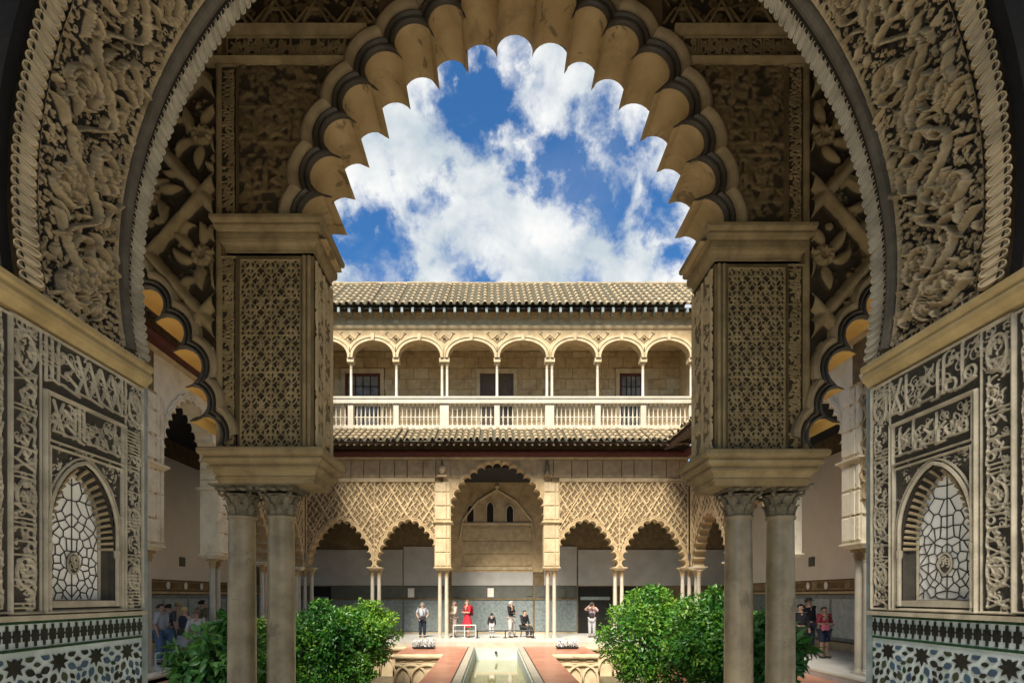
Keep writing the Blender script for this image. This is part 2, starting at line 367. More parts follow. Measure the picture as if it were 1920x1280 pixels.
def relief(name, cv, fmap, mats, thr, parent=None, mask=None, flip=False, world=True, jit=0., asmesh=False, blur=1):
    """height grid -> mesh; fmap(X, Z, h) -> x, y, z arrays"""
    h = cv.h
    for _ in range(blur):
        p_ = np.pad(h, 1, mode='edge'); h = (p_[1:-1, :-2] + 2 * p_[1:-1, 1:-1] + p_[1:-1, 2:]) / 4; p_ = np.pad(h, 1, mode='edge'); h = (p_[:-2, 1:-1] + 2 * p_[1:-1, 1:-1] + p_[2:, 1:-1]) / 4
    hb_ = h
    if jit: h = h + np.random.RandomState(3).uniform(-jit, jit, h.shape)
    X, Z = np.meshgrid(cv.x, cv.z); x, y, z = fmap(X, Z, h)
    co = np.stack(np.broadcast_arrays(x, y, z), -1).reshape(-1, 3).astype(np.float32)
    if parent is not None and world: co = co - np.array(wloc(parent), dtype=np.float32)
    idx = np.arange(cv.nx * cv.nz).reshape(cv.nz, cv.nx)
    q = np.stack((idx[:-1, :-1], idx[:-1, 1:], idx[1:, 1:], idx[1:, :-1]), -1)
    hm = (cv.h[:-1, :-1] + cv.h[:-1, 1:] + cv.h[1:, 1:] + cv.h[1:, :-1]) / 4
    keep = np.ones(hm.shape, bool)
    if mask is not None: keep = mask[:-1, :-1] & mask[1:, 1:] & mask[:-1, 1:] & mask[1:, :-1]
    q = q[keep]
    if flip: q = q[:, ::-1]
    used = np.unique(q); rm = np.full(cv.nx * cv.nz, -1, np.int64); rm[used] = np.arange(len(used)); q = rm[q]; co = co[used]
    me = bpy.data.meshes.new(name); me.vertices.add(len(co)); me.vertices.foreach_set('co', co.ravel())
    me.loops.add(len(q) * 4); me.polygons.add(len(q)); me.loops.foreach_set('vertex_index', q.ravel().astype(np.int32))
    me.polygons.foreach_set('loop_start', np.arange(0, len(q) * 4, 4, dtype=np.int32))
    me.materials.append(carved(*mats) if thr > 0 else mats[0])
    me.polygons.foreach_set('use_smooth', np.ones(len(q), bool))
    me.update(calc_edges=True)
    at_ = me.attributes.new('relief', 'FLOAT', 'POINT'); at_.data.foreach_set('value', np.clip(hb_ / max(thr, 1e-6) * .5, 0, 1).reshape(-1)[used].astype(np.float32))
    return me if asmesh else link(name, me, parent)
def callig(cv, x0, x1, z0, z1, rg, vert=False, h=1., fill=True, wk=.075):
    """a band of tall-shafted carved script between x0..x1 (run) and z0..z1 (height)"""
    H = z1 - z0
    T = (lambda a, b: (a, z0 + b * H)) if not vert else (lambda a, b: (z1 - b * H, a))
    w = wk * H
    if fill:
        a = x0 + .06 * H; wf = max(w * .5, cv.res * 1.45)
        while a < x1:
            c = T(a, rg.uniform(.25, .88)); cv.scroll(c, rg.uniform(.10, .17) * H, rg.uniform(.9, 1.4), wf, h * .78, rg.uniform(0, 6), rg.choice((-1, 1)))
            cv.leaf(c, rg.uniform(0, 6.3), .25 * H, wf * 1.5, rg.uniform(-2, 2), h * .78); a += (.17 if vert else .085) * H
    a = x0 + .12 * H
    st = 0
    while a < x1 - .1 * H:
        g = rg.choice('alllkondx'); bs = rg.uniform(.14, .24)
        if g in 'al':
            tp = rg.uniform(.82, .97); cv.poly([T(a, bs), T(a + .01 * H, .6), T(a, tp)], w, h, 'flat'); cv.leaf(T(a, tp), (1.2 if not vert else 2.8) + rg.uniform(-.6, .6), .13 * H, w * .9, 1.2, h, 'flat')
            st = .17
        elif g == 'o':
            cv.poly([T(a + .12 * H * (1 + math.cos(t)), bs + .13 * (1 + math.sin(t))) for t in np.linspace(0, 2 * PI, 13)], w * .85, h, 'flat'); st = .34
        elif g == 'k':
            cv.poly([T(a, .8), T(a + .26 * H, .62), T(a + .06 * H, .45), T(a + .34 * H, .3), T(a + .3 * H, bs)], w, h, 'flat'); st = .4
        elif g == 'n':
            cv.poly([T(a + .17 * H * (1 - math.cos(t)), bs + .28 - .26 * math.sin(t)) for t in np.linspace(0, PI, 10)], w, h, 'flat'); cv.seg(T(a + .17 * H, .55), T(a + .18 * H, .57), w, w, h, 'flat'); st = .42
        elif g == 'd':
            cv.poly([T(a, .62), T(a + .2 * H, .48), T(a + .2 * H, bs), T(a, bs)], w, h, 'flat'); st = .3
        else:
            cv.poly([T(a, .93), T(a + .3 * H, bs)], w, h, 'flat'); cv.poly([T(a + .3 * H, .93), T(a, bs)], w, h, 'flat'); st = .38
        cv.poly([T(a, bs), T(a + st * H, rg.uniform(.12, .24))], w * .9, h, 'flat'); a += st * H * .84
def girih(cv, x0, x1, z0, z1, p, w, h):
    nx = int((x1 - x0) / p) + 2; nz = int((z1 - z0) / p) + 2
    for i in range(-1, nx):
        for j in range(-1, nz):
            c = (x0 + (i + .5) * p, z0 + (j + .5) * p)
            pt = [(c[0] + .43 * p * math.cos(PI / 8 + k * PI / 4), c[1] + .43 * p * math.sin(PI / 8 + k * PI / 4)) for k in range(8)]
            for k in range(8): cv.seg(pt[k], pt[(k + 3) % 8], w, w, h, 'flat')
            cv.poly([(c[0] + .2 * p * math.cos(t), c[1] + .2 * p * math.sin(t)) for t in np.linspace(0, 2 * PI, 11)], w * .8, h * .8, 'flat')
            o = (c[0] + p / 2, c[1] + p / 2)
            cv.poly([(o[0] + .3 * p * math.cos(t), o[1] + .3 * p * math.sin(t)) for t in np.linspace(0, 2 * PI, 13)], w, h, 'flat')
            for k in range(4): cv.seg(o, (o[0] + .5 * p * math.cos(k * PI / 2), o[1] + .5 * p * math.sin(k * PI / 2)), w * .8, w * .8, h * .85, 'flat')
            cv.flower(o, .12 * p, 6, h * .8)
def arabesque(cv, rg, n, size, h, x0, x1, z0, z1):
    for i in range(n):
        c = (rg.uniform(x0, x1), rg.uniform(z0, z1)); sz = size * rg.uniform(.55, 1.25); a = rg.uniform(0, 2 * PI); sg = rg.choice((-1, 1)); hh = h * rg.uniform(.6, 1)
        pts = cv.scroll(c, sz, rg.uniform(.7, 1.3), sz * .14, hh, a, sg, 'groove')
        for k in range(3):
            p = pts[(k * len(pts)) // 3]; cv.leaf(p, rg.uniform(0, 6.3), sz * rg.uniform(.7, 1.3), sz * rg.uniform(.16, .3), sg * rg.uniform(.4, 2.4), hh * rg.uniform(.8, 1.05))
        if rg.random() < .4: cv.flower(c, sz * .3, rg.choice((5, 6, 8)), hh)

# ------------------------------------------------------------------ lobed arch
def lobes_from(cusps, ctr, bulge=1.0):
    """arcs between consecutive cusp points, bulging away from ctr -> list of (centre, radius, a0, a1, n0, n1)"""
    n = len(cusps); P = [Vector(c) for c in cusps]; ctr = Vector(ctr); nor = []
    for i in range(n):
        a = P[max(0, i - 1)]; b = P[min(n - 1, i + 1)]; t = (b - a).normalized(); m = Vector((-t.y, t.x))
        if m.dot(P[i] - ctr) < 0: m = -m
        nor.append(m)
    out = []
    for i in range(n - 1):
        a, b = P[i], P[i + 1]; mid = (a + b) / 2; ch = (b - a).length; t = (b - a).normalized(); m = Vector((-t.y, t.x))
        if m.dot(mid - ctr) < 0: m = -m
        c = mid + m * ch * .5 * (bulge - 1 if bulge > 1 else 0); r = (a - c).length
        a0 = math.atan2(a.y - c.y, a.x - c.x); a1 = math.atan2(b.y - c.y, b.x - c.x); am = math.atan2(m.y, m.x)
        while a0 < am - PI: a0 += 2 * PI
        while a0 > am + PI: a0 -= 2 * PI
        while a1 < am - PI: a1 += 2 * PI
        while a1 > am + PI: a1 -= 2 * PI
        out.append((c, r, a0, a1, a, nor[i], b, nor[i + 1]))
    return out
def lobe_ang(c, r, p, nv, near):
    d = p - c; B = d.dot(nv); D = B * B - (d.length_squared - r * r)
    s = -B + math.sqrt(max(D, 0)); q = p + nv * max(s, 0); a = math.atan2(q.y - c.y, q.x - c.x)
    while a < near - PI: a += 2 * PI
    while a > near + PI: a -= 2 * PI
    return a
def lobe_ring(L, r, n):
    c, r0, a0, a1, p, np_, q, nq = L
    b0, b1 = (a0, a1) if r <= r0 + 1e-6 else (lobe_ang(c, r, p, np_, a0), lobe_ang(c, r, q, nq, a1))
    am = (a0 + a1) / 2
    if (b0 - am) * (a0 - am) < 0: b0 = am
    if (b1 - am) * (a1 - am) < 0: b1 = am
    return [(c.x + r * math.cos(b0 + (b1 - b0) * k / n), c.y + r * math.sin(b0 + (b1 - b0) * k / n)) for k in range(n + 1)]
def lobe_parts(L, prof, ydeep, n=10):
    """(soffit MB, moulding MB, outer boundary). prof: [(dr, y)] from the inner edge outward, y is the front offset"""
    so, mo = MB(), MB(); inner = lobe_ring(L, L[1], n)
    sgn = (inner[-1][0] - inner[0][0]) * (L[0].y - inner[0][1]) - (inner[-1][1] - inner[0][1]) * (L[0].x - inner[0][0])
    so.grid([[(u, prof[0][1], z) for u, z in inner], [(u, ydeep, z) for u, z in inner]])
    rows = [[(u, y, z) for u, z in lobe_ring(L, L[1] + dr, n)] for dr, y in prof]
    mo.grid(rows)
    return so, mo, lobe_ring(L, L[1] + prof[-1][0], n)
# ------------------------------------------------------------------ ground, pool, garden
FL, DK, WATER, GARD = -1.66, -1.74, -2.16, -2.75
def slab(name, m, x0, x1, y0, y1, z0, z1):
    mb = MB().box(x0, x1, y0, y1, z0, z1); o = mb.build(name, M[m], base=((x0 + x1) / 2, (y0 + y1) / 2, z0)); return struct(o)
slab('ground', 'soil', -400, 400, -400, 400, -3.6, GARD)
slab('room_floor', 'pave', -6, 6, -6, 3.05, GARD - .02, FL)
slab('gallery_floor', 'pave', -11, 11, 3.05, 5.55, GARD - .02, FL - .004)
slab('pavement', 'pave', -11.5, 11.7, 18.4, 24, GARD - .02, FL)
slab('pavement', 'pave', -11.5, -6.75, 5.55, 18.4, GARD - .02, FL)
slab('pavement', 'pave', 6.95, 11.7, 5.55, 18.4, GARD - .02, FL)
XW0, XW1, TX0, TX1 = -1.5, 1.72, -2.95, 3.1
slab('walkway', 'deck', XW0, -.83, 5.55, 18.4, GARD - .02, DK)
slab('walkway', 'deck', .98, XW1, 5.55, 18.4, GARD - .02, DK)
slab('walkway', 'deck', -.83, .98, 18.1, 18.4, GARD - .02, DK)
slab('walkway', 'deck', TX0, XW0, 15.95, 18.4, GARD - .02, DK)
slab('walkway', 'deck', XW1, TX1, 15.95, 18.4, GARD - .02, DK)
slab('walkway', 'deck', -6.75, -5.3, 5.55, 18.4, GARD - .02, DK)
slab('walkway', 'deck', 5.5, 6.95, 5.55, 18.4, GARD - .02, DK)
slab('water', 'water', -.66, .81, 5.6, 17.93, WATER - .3, WATER)
po = thing('pool', 'long narrow pool basin with pale rim between the two red brick walks', 'pool', (.075, 12, DK))
MB().box(-.83, -.66, 5.55, 18.1, GARD, DK + .03).build('rim', M['marble'], po)
MB().box(.81, .98, 5.55, 18.1, GARD, DK + .03).build('rim', M['marble'], po)
MB().box(-.66, .81, 17.93, 18.1, GARD, DK + .03).build('rim', M['marble'], po)
MB().box(-.665, -.63, 5.6, 17.93, GARD, DK - .05).build('basin_wall', M['pool_wall'], po)
MB().box(.78, .815, 5.6, 17.93, GARD, DK - .05).build('basin_wall', M['pool_wall'], po)
MB().box(-.63, .78, 17.90, 17.935, GARD, DK - .04).build('basin_wall', M['pool_wall'], po)
MB().box(-.87, -.833, 5.55, 18.14, GARD, DK + .012).build('edge_strip', M['metal'], po)
MB().box(.983, 1.02, 5.55, 18.14, GARD, DK + .012).build('edge_strip', M['metal'], po)
MB().box(-.833, .983, 18.103, 18.14, GARD, DK + .012).build('edge_strip', M['metal'], po)
MB().lathe([(.0, 0), (.035, 0), (.045, .04), (.03, .07), (0, .07)], (.07, 17.86, -1.93), 10).tube([(.07, 17.9, -1.9), (.07, 17.8, -1.9)], .035, 8).build('spout', M['metal'], po)
# ledge steps of white marble in front of the far gallery
for x0, x1 in ((-6.75, -1.5), (1.72, 6.95), (-1.5, 1.72)):
    slab('kerb', 'marble', x0, x1, 18.32, 18.52, GARD - .02, FL + .05)
slab('kerb', 'marble', -6.95, -6.75, 5.55, 18.32, GARD - .02, FL + .04)
slab('kerb', 'marble', 6.95, 7.15, 5.55, 18.32, GARD - .02, FL + .04)
# sunken garden walls with interlaced blind arches
def garden_wall(label, x0, x1, y):
    t = thing('garden_wall', label, 'garden wall', ((x0 + x1) / 2, y, GARD), 'sunken garden walls with interlaced arches')
    MB().box(x0, x1, y - .06, y - .003, GARD, DK - .13).build('wall', M['stucco_light'], t)
    mb = MB(); mb.extr([(y - .003, DK - .13), (y - .16, DK - .13), (y - .18, DK - .09), (y - .18, DK - .05), (y - .14, DK - .004), (y - .003, DK - .004)], x0, x1); mb.build('coping', M['stucco_light'], t)
    p = .46; n = max(2, int((x1 - x0) / p)); p = (x1 - x0) / n
    rail = MB(); rail.box(x0, x1, y - .11, y - .06, DK - .30, DK - .25); rail.build('band', M['stucco_light'], t)
    bm = MB()
    for i in range(n):
        bm.bev(x0 + (i + .25) * p, x0 + (i + .75) * p, y - .10, y - .06, DK - .235, DK - .15, .012)
    bm.build('panel_row', M['stucco'], t)
    for i in range(-1, n):
        a = x0 + i * p; pts = []
        for k in range(13):
            th = PI * k / 12; pts.append((a + p - p * math.cos(th), y - .085 - .012 * (i % 2), DK - .86 + .54 * math.sin(th) ** .7))
        pts = [q for q in [(pts[0][0], pts[0][1], GARD)] + pts + [(pts[-1][0], pts[-1][1], GARD)] if x0 - .001 <= q[0] <= x1 + .001]
        if len(pts) > 2: MB().tube(pts, .042, 6).build('blind_arch', M['stucco_light'], t)
    return t
garden_wall('sunken garden wall with interlaced arches under the left arm of red walk', TX0, XW0, 15.95)
garden_wall('sunken garden wall with interlaced arches under the right arm of red walk', XW1, TX1, 15.95)
garden_wall('far sunken garden wall with interlaced arches behind the left round trees', -5.3, TX0, 18.3)
garden_wall('far sunken garden wall with interlaced arches behind the right round tree', TX1, 5.5, 18.3)

# ------------------------------------------------------------------ the doorway the camera stands in
DX, Y0, Y1, RR, OFF, ZC, HW = .075, 2.28, 3.0, 2.4, .3, 1.758, 2.06
PH0, PH1 = math.asin((1.32 - ZC) / RR), math.acos(OFF / RR)
def arc(side, ph, h=0): return DX - side * OFF + side * (RR - h) * math.cos(ph), ZC + (RR - h) * math.sin(ph)
arch_line = [arc(-1, PH0 + (PH1 - PH0) * k / 40) for k in range(41)] + [arc(1, PH1 - (PH1 - PH0) * k / 40) for k in range(1, 41)]
door = thing('horseshoe_archway', 'huge dark horseshoe archway of carved plaster framing the whole view, with twisted rope edges', 'archway', (DX, 2.6, FL))
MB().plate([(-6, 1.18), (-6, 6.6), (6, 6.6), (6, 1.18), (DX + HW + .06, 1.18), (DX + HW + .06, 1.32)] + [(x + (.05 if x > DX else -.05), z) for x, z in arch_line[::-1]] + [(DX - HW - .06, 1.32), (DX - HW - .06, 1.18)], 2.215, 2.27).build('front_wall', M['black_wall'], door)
MB().plate([(-6, 1.18), (-6, 6.6), (6, 6.6), (6, 1.18), (DX + HW + .06, 1.18), (DX + HW + .06, 1.32)] + [(x + (.04 if x > DX else -.04), z) for x, z in arch_line[::-1]] + [(DX - HW - .06, 1.32), (DX - HW - .06, 1.18)], 3.01, 3.06).build('rear_wall', M['brown'], door)
bead = MB()
def stad(w, l, n=5): return [(w * math.cos(t), l + w * math.sin(t)) for t in np.linspace(0, PI, n)] + [(w * math.cos(t), -l + w * math.sin(t)) for t in np.linspace(PI, 2 * PI, n)]
rows = [[(a, b, z) for a, b in stad(w, .030)] for w, z in ((.0185, -.012), (.0185, .008), (.0165, .014), (.0125, .014), (.0095, .004), (.0035, .001))]
bead.grid(rows, True); k = len(bead.v); bead.v += rows[-1]; bead.f.append(tuple(range(k, k + len(rows[-1])))); bead.mi.append(0)
bead_me = bead.mesh('rope_bead', M['carve'], True); bead_in = bead_me.copy(); bead_in.materials.clear(); bead_in.materials.append(M['jamb'])
for side in (-1, 1):
    cv = Cv(.50, 2.95, .0038); rg = random.Random(31 + side)
    for j in range(82):            # fine flat-cut ground of tendrils
        for i in range(14):
            c = (.018 + .036 * i + rg.uniform(-.010, .010), .02 + .036 * j + rg.uniform(-.010, .010)); sg = rg.choice((-1, 1)); a = rg.uniform(0, 6.3); hh = rg.uniform(.012, .018)
            cv.scroll(c, rg.uniform(.014, .021), rg.uniform(.7, 1.1), .0048, hh, a, sg, 'flat'); cv.leaf(c, a, rg.uniform(.02, .045), .0072, sg * 1.5, hh, 'flat')
    lam = .52
    for k in range(13):            # an undulating stem throws off a spiral and a fan of split leaves on alternate sides
        s0 = .06 + k * lam / 2.2; sd_ = 1 if k % 2 else -1; c = (.25 + sd_ * .10, s0 + .06)
        pts = cv.scroll(c, .105, 1.35, .0088, .046, -PI / 2 * sd_ + rg.uniform(-.3, .3), sd_, 'groove'); cv.scroll(c, .083, 1.1, .006, .036, rg.uniform(0, 6), sd_, 'flat')
        cv.flower(c, .028, rg.choice((5, 6, 8)), .046)
        for m_ in range(9):
            p_ = pts[int(m_ * (len(pts) - 1) / 8.)]; cv.leaf(p_, rg.uniform(0, 6.3), rg.uniform(.05, .12), rg.uniform(.007, .0125), sd_ * rg.uniform(.6, 2.4), rg.uniform(.030, .054))
        for m_ in range(4): cv.leaf((.25 - sd_ * rg.uniform(.02, .16), s0 + rg.uniform(-.02, .2)), rg.uniform(.6, 2.5), rg.uniform(.08, .17), rg.uniform(.0085, .014), rg.uniform(-2, 2), rg.uniform(.036, .058))
    for m_ in range(120): cv.leaf((rg.uniform(.03, .47), rg.uniform(.05, 2.9)), rg.uniform(0, 6.3), rg.uniform(.05, .10), rg.uniform(.0055, .009), rg.uniform(-2.5, 2.5), rg.uniform(.022, .042))
    cv.poly([(.25 + .10 * math.sin(2 * PI * s_ / lam / .91), s_) for s_ in np.linspace(0, 2.95, 120)], .009, .05, 'groove')
    cv.flower((.27, .12), .085, 11, .055)
    undercut(cv, 5, 1.7)
    cv.seg((0, 0), (0, 2.95), .012, .012, .03); cv.seg((.5, 0), (.5, 2.95), .012, .012, .03)
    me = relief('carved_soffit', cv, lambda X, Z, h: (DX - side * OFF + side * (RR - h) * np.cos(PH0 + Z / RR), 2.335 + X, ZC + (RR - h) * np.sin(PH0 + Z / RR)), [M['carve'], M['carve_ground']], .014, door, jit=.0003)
    ph2 = PH0 + 2.95 / RR; g = MB()
    g.grid([[(x, y, z) for x, z in (arc(side, ph2 + (PH1 - ph2) * k / 14) for k in range(15))] for y in (Y0, Y1)]); g.build('plain_soffit', M['carve_ground'], door)
    g = MB(); g.grid([[(x, y, z) for x, z in (arc(side, PH0 + (ph2 - PH0) * k / 40) for k in range(41))] for y in (Y0 - .02, 2.335)]); g.build('edge_band', M['carve_ground'], door)
    g = MB(); g.grid([[(x, y, z) for x, z in (arc(side, PH0 + (ph2 - PH0) * k / 40) for k in range(41))] for y in (2.83, Y1 + .01)]); g.build('edge_band', M['carve_ground'], door)
    g = MB(); g.tube([(x, 2.885, z) for x, z in (arc(side, PH0 + (PH1 - PH0) * k / 60, .012) for k in range(61))], .034, 8); g.build('wooden_rib', M['rib'], door, True)
    for yy, me_, outer in ((Y0 + .005, bead_me, True), (Y1 - .008, bead_in, False)):
        st = .0445; n = int(2.9 / st)
        for i in range(n):
            ph = PH0 + (i + .6) * st / RR; x, z = arc(side, ph, .012)
            tng = Vector((-side * math.sin(ph), 0, math.cos(ph))); nr = Vector((-side * math.cos(ph), 0, -math.sin(ph)))
            nm = (nr * .8 + Vector((0, -1, 0)) * (1.0 if outer else .75)).normalized(); acr = nm.cross(tng).normalized()
            if acr.y < 0: acr = -acr
            l = (acr * -.83 + tng * .56).normalized(); w = l.cross(nm).normalized(); nm2 = w.cross(l)
            o = link('rope_bead', me_, door); q = Matrix((w, l, nm2)).transposed().to_4x4()
            sc = rg.uniform(.93, 1.07); q = q @ Matrix.Rotation(rg.uniform(-.09, .09), 4, 'Z') @ Matrix.Diagonal((sc, rg.uniform(.93, 1.06), 1, 1))
            q.translation = Vector((x, yy, z)) - wloc(door); o.matrix_local = q

# jambs: carved panel with blind window over a tiled dado
YA, ZA, ZB = 1.98, -.085, 1.165
def parch(c, hw, zs, rise, n=14, z0=None):
    up = [(c - hw * (1 - (k / n) ** 1.9) ** .66, zs + rise * k / n) for k in range(n + 1)]
    pts = up + [(2 * c - a, b) for a, b in up[::-1][1:]]
    return ([(c - hw, z0)] if z0 is not None else []) + pts + ([(c + hw, z0)] if z0 is not None else [])
WC, WHW, WZ0, WZS, WR = 2.58, .203, -.055, .33, .30
def in_arch(X, Z, hw, zs, rise):
    t = np.clip((Z - zs) / rise, 0, 1); lim = hw * (1 - t ** 1.9) ** .66
    return (np.abs(X - WC) < lim) & (Z < zs + rise)
def make_jamb(side, label):
    sx = DX + side * HW
    t = thing('carved_jamb', label, 'doorway jamb', (sx, 2.6, ZA), 'jambs of the archway')
    W = lambda y, z, d=0: (sx - side * d, y, z)
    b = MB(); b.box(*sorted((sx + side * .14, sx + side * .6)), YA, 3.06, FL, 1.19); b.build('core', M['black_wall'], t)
    b = MB(); b.box(*sorted((sx + side * .001, sx + side * .14)), 3.004, 3.06, FL, 1.19); b.build('edge_post', M['dado'], t)
    cv = Cv(3.004 - YA, ZB - ZA, .0031); rg = random.Random(5 + side); u = lambda y: y - YA; v = lambda z: z - ZA
    hh = .016
    callig(cv, v(-.068), v(.915), u(2.188), u(2.322), rg, True, hh, wk=.038); callig(cv, v(-.068), v(.915), u(2.868), u(2.996), rg, True, hh, wk=.038)
    callig(cv, u(2.325), u(2.868), v(.915), v(1.15), rg, False, hh, wk=.032)
    callig(cv, u(2.372), u(2.832), v(.705), v(.892), rg, False, hh, wk=.036)
    for yy in (2.255, 2.934):
        arabesque(cv, rg, 26, .026, hh, u(yy) - .05, u(yy) + .05, v(.93), v(1.14)); cv.poly([(u(yy) + .045 * math.cos(a), v(1.03) + .075 * math.sin(a)) for a in np.linspace(0, 2 * PI, 15)], .007, hh, 'flat')
        for zz in (.10, .42): cv.poly([(u(yy) + .045 * math.cos(a), v(zz) + .06 * math.sin(a)) for a in np.linspace(0, 2 * PI, 15)], .008, hh, 'flat'); cv.flower((u(yy), v(zz)), .03, 6, hh)
    arabesque(cv, rg, 90, .018, hh * .9, u(2.39), u(2.82), v(.35), v(.68))
    F = cv.frame
    callig(cv, v(-.068), v(1.15), u(2.03), u(2.165), rg, True, hh, wk=.038)
    F(u(2.02), u(2.176), v(-.07), v(1.15), .005, .02)
    F(u(2.18), u(2.995), v(-.075), v(1.157), .006, .022); F(u(2.186), u(2.327), v(-.07), v(1.15), .004, .018); F(u(2.862), u(3.0), v(-.07), v(1.15), .004, .018)
    F(u(2.346), u(2.852), v(-.075), v(.905), .008, .026); F(u(2.366), u(2.836), v(-.07), v(.9), .005, .02); F(u(2.366), u(2.836), v(.694), v(.9), .006, .022); F(u(2.372), u(2.83), v(-.07), v(.668), .006, .022)
    X, Z = np.meshgrid(cv.x + YA, cv.z + ZA)
    mk = ~(in_arch(X, Z, WHW, WZS, WR) & (Z > WZ0))
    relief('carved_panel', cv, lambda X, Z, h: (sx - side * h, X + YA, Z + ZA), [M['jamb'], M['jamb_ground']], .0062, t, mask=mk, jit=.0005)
    # window in its recess
    dp = -.06; w = thing_part('window', t, W(WC, WZ0))
    b = MB(); b.plate(parch(WC, .172, WZS, .255, 14, WZ0 + .035), dp - .02, dp, f=lambda y, z, d: W(y, z, d)); b.build('pane', M['pane'], w)
    b = MB(); fr = parch(WC, .174, WZS, .258, 14, WZ0 + .03); b.tube([W(y, z, dp + .006) for y, z in fr], .009, 5, True); b.build('frame', M['jamb'], w)
    b = MB(); b.box(*sorted((W(0, 0, dp - .02)[0], W(0, 0, .012)[0])), WC - .20, WC + .20, WZ0, WZ0 + .03); b.build('sill', M['jamb'], w)
    g = MB()
    for p, q in voronoi_edges(lambda y, z: abs(y - WC) < .166 * (1 - max(0, min(1, (z - WZS) / .25)) ** 1.9) ** .66 and WZ0 + .035 < z < WZS + .25, (WC - .18, WC + .18, WZ0 + .03, WZS + .26), 118, 3 + side):
        g.tube([W(p[0], p[1], dp + .003), W(q[0], q[1], dp + .003)], .0030, 4)
    g.build('grille', M['jamb_ground'], w)
    m_ = MB(); ov = [(WC + .036 * math.cos(a), .155 + .05 * math.sin(a)) for a in np.linspace(0, 2 * PI, 20, False)]
    m_.plate(ov, dp + .004, dp + .012, f=lambda y, z, d: W(y, z, d)); m_.cur = 1; m_.tube([W(y, z, dp + .012) for y, z in ov], .005, 5, True)
    for k in range(7):
        a = rg.uniform(0, 6.28); c = (WC + .016 * math.cos(a), .155 + .024 * math.sin(a)); m_.tube([W(c[0] + .011 * math.cos(q), c[1] + .014 * math.sin(q), dp + .014) for q in np.linspace(0, 5, 8)], .0035, 4)
    m_.build('medallion', [M['jamb_ground'], M['jamb']], w)
    # reveal with a fluted hood
    rv = MB(); o_, i_ = parch(WC, WHW, WZS, WR, 14, WZ0), parch(WC, .175, WZS, .26, 14, WZ0)
    rv.grid([[W(y, z, .001) for y, z in o_], [W(y, z, -.03) for y, z in o_], [W(y, z, dp) for y, z in i_]]); rv.build('reveal', M['jamb_ground'], t)
    hd = MB(); n = 27
    po_, pi_ = parch(WC, WHW - .003, WZS - .12, WR + .11, 40), parch(WC, .168, WZS - .12, .36, 40)
    for k in range(2, len(po_) - 2, 3):
        hd.tube([W(*po_[k], .004), W((po_[k][0] * .55 + pi_[k][0] * .45), (po_[k][1] * .55 + pi_[k][1] * .45), -.03), W(*pi_[k], dp + .008)], [.0085, .0075, .006], 5)
    hd.build('fluted_hood', M['carve'], t, True)
    b = MB(); b.tube([W(y, z, .012) for y, z in parch(WC, WHW + .012, WZS, WR + .012, 14, WZ0)], .011, 5); b.tube([W(y, z, .010) for y, z in parch(WC, WHW + .034, WZS, WR + .034, 14, WZ0)], .006, 5); b.build('arch_moulding', M['jamb'], t, True)
    for yy in (WC - .215, WC + .212):
        b = MB(); b.lathe([(.012, 0), (.014, .02), (.009, .03), (.009, .24), (.015, .26), (.016, .29)], W(yy, WZ0, .012), 8); b.build('colonnette', M['jamb'], t, True)
    # plaster sill line and cornice
    b = MB(); b.box(*sorted((sx + side * .14, sx - side * .03)), YA, 3.01, -.107, -.0855); b.build('ledge', M['jamb'], t)
    pr = [(.0, 1.17), (.02, 1.175), (.03, 1.19), (.05, 1.205), (.055, 1.225), (.045, 1.25), (.06, 1.262), (.06, 1.285), (.0, 1.29), (-.14, 1.29), (-.14, 1.17)]
    b = MB(); n = len(pr); V = [W(1.99, z, d) for d, z in pr] + [W(3.02, z, d) for d, z in pr]
    b.add(V, [(i, (i + 1) % n, (i + 1) % n + n, i + n) for i in range(n)] + [tuple(range(n))[::-1], tuple(range(n, 2 * n))]); b.build('cornice', M['cornice'], t)
    cv2 = Cv(.66, .05, .0032); callig(cv2, 0, .66, .004, .046, random.Random(3), False, .008, False, .1); cv2.frame(0, .66, 0, .05, .004, .012)
    relief('fringe_band', cv2, lambda X, Z, h: (sx - side * (h + .004), 2.33 + X, 1.292 + Z), [M['jamb'], M['jamb_ground']], .004, t)
    b = MB(); b.box(*sorted((sx + side * .002, sx + side * .14)), 2.33, 2.99, 1.285, 1.345); b.build('fringe_bed', M['jamb_ground'], t)
    # ---- tiled dado below
    d = thing('tiled_dado', ('glazed tile dado with star pattern below the %s carved jamb' % ('left' if side < 0 else 'right')), 'tile dado', (sx, 2.6, FL), 'tile dados of the archway')
    b = MB(); b.box(*sorted((sx + side * .14, sx)), YA, 3.003, FL, -.108); b.build('white_bed', M['glaze_w'], d)
    def strip(z0, z1, m, th=.006):
        b = MB(); y = YA
        while y < 3.0:
            y2 = min(3.002, y + rg.uniform(.16, .22)); b.bevx(sx, side, th, y + .0008, y2 - .0008, z0, z1); y = y2
        b.build('glazed_strip', M[m], d)
    strip(-.121, -.1085, 'glaze_g', .008); strip(-.236, -.222, 'glaze_g', .008)
    mer = [(-.0055, -.046), (.0055, -.046), (.0055, -.024), (.0165, -.024), (.0165, -.004), (.0225, -.004), (.0225, .004), (.0165, .004), (.0165, .024), (.0055, .024), (.0055, .046), (-.0055, .046), (-.0055, .024), (-.0165, .024), (-.0165, .004), (-.0225, .004), (-.0225, -.004), (-.0165, -.004), (-.0165, -.024), (-.0055, -.024)]
    mme = MB().plate(mer, .0, .004, f=lambda y, z, q: (-side * (.005 - q), y, z)).mesh('merlon_tile', M['glaze_k'])
    y = YA + .01
    while y < 2.995:
        o = link('merlon_tile', mme, d); o.location = Vector((sx, y, -.171)) - wloc(d); y += .0452
    pl = []; p = .226
